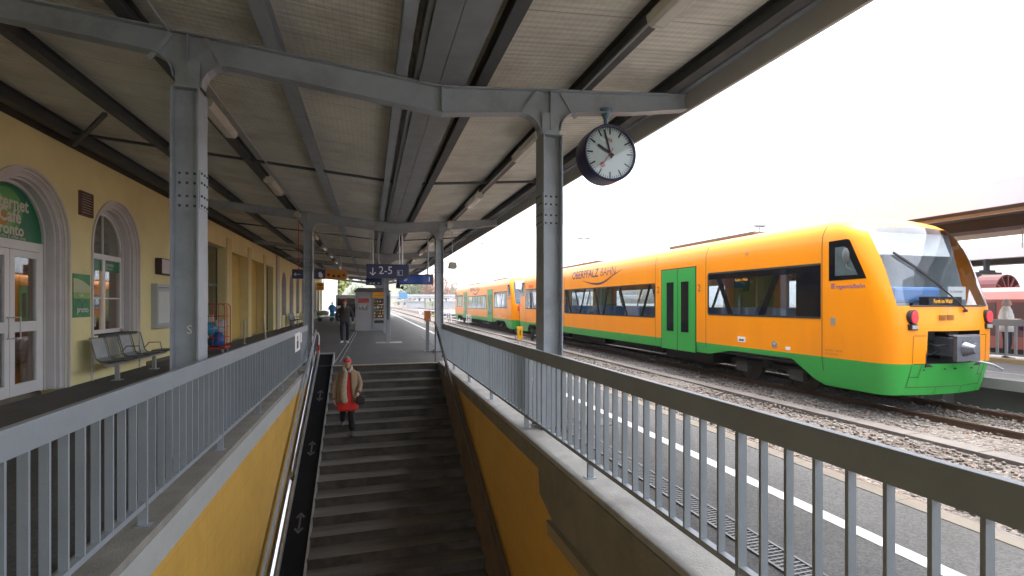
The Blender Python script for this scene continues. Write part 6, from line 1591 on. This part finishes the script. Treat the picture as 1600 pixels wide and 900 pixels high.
# scarf: collar ring and two hanging ends
skin_obj('scarf', [(-.07, .05, 1.50), (-.085, -.05, 1.46), (-.03, -.115, 1.40), (-.05, -.165, 1.25), (-.075, -.18, 1.05), (-.065, -.20, .86), (-.03, -.21, .74), (.07, .05, 1.50), (.08, -.05, 1.46), (.01, -.12, 1.38), (0, .09, 1.51)],
         [(10,0),(0,1),(1,2),(2,3),(3,4),(4,5),(5,6),(10,7),(7,8),(8,9)], [.035, .04, .045, (.058, .03), (.065, .03), (.07, .028), (.06, .02), .035, .04, .035, .035], scarf_m, wo, root=10)
bm = bmesh.new(); bmesh.ops.create_cube(bm, size=1); bmesh.ops.subdivide_edges(bm, edges=bm.edges[:], cuts=3, use_grid_fill=True)
for v in bm.verts:
    p = v.co * 2; k = 1 - .18 * (p.x**2 + p.z**2) / 2; v.co = Vector((p.x * .105 * k, p.y * .05 * k, p.z * .10 * k - .0)); v.co = v.co + Vector((.29, -.17, .79))
hb_ = bm_obj(bm, 'handbag', M['black'], None); hb_.location = ORG[wo.name]; hb_.scale = (.90, .95, .965); tag(hb_, 'small black handbag held by the woman on the stairs', 'handbag')
st_ = skin_obj('strap', [(.255, -.13, .88), (.27, -.11, .98), (.29, .03, 1.12), (.22, .05, 1.40), (.18, .03, 1.48)], [(0,1),(1,2),(2,3),(3,4)], [.010]*5, M['black'], wo, lvl=1)
st_.parent = hb_; st_.location = (0, 0, 0)
# ---- man standing on the platform
mn = thing('person', 'man in grey sweater, dark jeans and red cap standing on the platform by the kiosk', 'person', (-1.0, 21.4, 0))
gry = mat('charcoal_sweater', (.055, .052, .05), .9, 0, .15, 10, .4, 60); jean = mat('dark_jeans', (.018, .022, .035), .85, 0, .2, 8)
J = [(0, 0, .95), (-.10, 0, .90), (.10, 0, .90), (-.12, -.02, .50), (-.10, .02, .09), (.13, -.04, .50), (.10, .0, .09), (0, 0, 1.12), (0, .01, 1.34), (0, .01, 1.47), (0, 0, 1.54)]
skin_obj('body', J, E_, [(.17, .12), .105, .105, .075, .055, .075, .055, (.16, .12), (.18, .11), .08, .055], jean, mn)
shoe(mn, (-.10, .02, .085), (-.25, -1), M['white'], 'shoe'); shoe(mn, (.10, .0, .085), (.3, -1), M['white'], 'shoe')
loft_obj('sweater', [(0, 0, .84, .20, .145), (0, 0, .88, .205, .15), (0, 0, 1.0, .195, .14), (0, 0, 1.18, .205, .14), (0, 0, 1.34, .225, .135), (0, 0, 1.43, .20, .12), (0, .005, 1.49, .11, .085), (0, .005, 1.53, .07, .07)], gry, mn, 26, True, .02, 4)
skin_obj('sleeve', [(-.17, .01, 1.42), (-.30, .04, 1.20), (-.335, .06, 1.10), (-.26, -.02, .92), (-.24, -.04, .88)], [(0,1),(1,2),(2,3),(3,4)], [.085, .070, .065, .055, .050], gry, mn)
skin_obj('sleeve', [(.17, .01, 1.42), (.27, .02, 1.22), (.32, .03, 1.10), (.33, -.04, .90), (.325, -.05, .87)], [(0,1),(1,2),(2,3),(3,4)], [.085, .070, .065, .052, .050], gry, mn)
hand(mn, (-.24, -.045, .88), (.4, -.2, -1), (.8, .4, .2), 1.0, .4); hand(mn, (.325, -.05, .87), (-.1, -.1, -1), (-1, 0, 0), 1.0, .6)
skin_obj('neck', [(0, .01, 1.45), (0, 0, 1.55), (0, -.01, 1.60)], [(0,1),(1,2)], [.065, .058, .055], M['skin'], mn)
T = make_head(mn, (0, -.01, 1.64), 1.0, turn=-.12, hair_m=mat('dark_hair', (.03, .02, .015), .8))
loft_obj('collar_shirt', [(0, -.02, 1.40, .065, .115), (0, -.01, 1.47, .07, .10), (0, 0, 1.53, .072, .075)], mat('pinkish_shirt', (.36, .22, .19), .8), mn, 18)
bm = bmesh.new(); bmesh.ops.create_uvsphere(bm, u_segments=20, v_segments=14, radius=1)
for v in bm.verts: v.co = Vector((v.co.x * .090, v.co.y * .108, max(v.co.z, 0) * .10 + .055))
bm.transform(T); bm_obj(bm, 'red_cap', mat('red_cap', (.50, .04, .05), .8), mn)
# ---- far person in blue by the van
x, y = at(519, 46)
fb = thing('person', 'distant person in a bright blue jacket by the white building', 'person', (x, y, 0))
skin_obj('body', J, E_, [(.17, .12), .105, .105, .075, .055, .075, .055, (.16, .12), (.18, .11), .08, .055], jean, fb)
loft_obj('blue_jacket', [(0, 0, .80, .22, .16), (0, 0, 1.0, .22, .16), (0, 0, 1.25, .25, .16), (0, 0, 1.42, .21, .13), (0, 0, 1.52, .07, .07)], mat('bright_blue_jacket', (.03, .25, .60), .7), fb, 20, True, .02, 5)
for q in (-1, 1): skin_obj('sleeve', [(q*.18, 0, 1.40), (q*.30, 0, 1.15), (q*.28, -.12, .92)], [(0,1),(1,2)], [.085, .07, .055], MATS['bright_blue_jacket'], fb); hand(fb, (q*.28, -.13, .90), (0, -.2, -1), (-q, 0, 0), 1, .5)
make_head(fb, (0, 0, 1.63), 1.0, hair_m=MATS['dark_hair'])
# ---- person with purple bag behind the railing of the second platform
wp = thing('person', 'grey-haired person in a white jacket holding a purple bag on the second platform', 'person', (17.35, 9.55, P2))
wp.rotation_euler = (0, 0, R(20))
J = [(0, 0, .95), (-.10, 0, .90), (.10, 0, .90), (-.12, -.02, .50), (-.10, .02, .09), (.13, -.04, .50), (.10, .0, .09), (0, 0, 1.12), (0, .01, 1.34), (0, .01, 1.45), (0, 0, 1.50)]
skin_obj('body', J, E_, [(.16, .12), .10, .10, .075, .055, .075, .055, (.15, .12), (.17, .11), .08, .055], jean, wp)
for q in (-1, 1): shoe(wp, (q*.10, .01, .085), (0, -1), M['black'], 'shoe')
wj = mat('white_jacket', (.66, .65, .62), .85, 0, .06, 6, .3, 40)
loft_obj('white_jacket', [(0, 0, .78, .22, .17), (0, 0, .95, .22, .165), (0, 0, 1.2, .235, .16), (0, 0, 1.38, .20, .13), (0, 0, 1.46, .10, .09), (0, 0, 1.50, .075, .075)], wj, wp, 24, True, .03, 6)
skin_obj('sleeve', [(-.17, 0, 1.36), (-.26, .0, 1.18), (-.24, -.10, 1.06), (-.05, -.24, 1.12)], [(0,1),(1,2),(2,3)], [.08, .072, .068, .055], wj, wp)
skin_obj('sleeve', [(.17, 0, 1.36), (.27, .0, 1.18), (.27, -.10, 1.05), (.12, -.25, 1.10)], [(0,1),(1,2),(2,3)], [.08, .072, .068, .055], wj, wp)
hand(wp, (-.04, -.245, 1.12), (.9, -.1, .1), (0, -.3, -1), 1, .8); hand(wp, (.11, -.255, 1.10), (-.8, -.2, .1), (0, -.3, -1), 1, .8)
loft_obj('purple_scarf', [(0, -.03, 1.30, .06, .13), (0, -.02, 1.40, .085, .11), (0, 0, 1.47, .085, .085)], mat('purple_cloth', (.09, .01, .11), .7), wp, 18)
skin_obj('neck', [(0, .0, 1.42), (0, 0, 1.50), (0, -.01, 1.54)], [(0,1),(1,2)], [.06, .055, .05], M['skin'], wp)
make_head(wp, (0, -.01, 1.575), .98, turn=.2, tilt=.1, hair_m=mat('short_grey_hair', (.36, .34, .32), .9, 0, .2, 40))
bm = bmesh.new(); bmesh.ops.create_cube(bm, size=1); bmesh.ops.subdivide_edges(bm, edges=bm.edges[:], cuts=3, use_grid_fill=True)
for v in bm.verts:
    p = v.co * 2; k = 1 - .15 * (p.x**2 + p.z**2) / 2; v.co = Vector((p.x * .20 * k + .17, p.y * .09 * k - .33, p.z * .13 * k + .93))
pb = bm_obj(bm, 'purple_bag', MATS['purple_cloth'], None); pb.location = (17.35, 9.55, P2); pb.rotation_euler = (0, 0, R(20)); tag(pb, 'purple handbag held by the person in the white jacket', 'handbag')
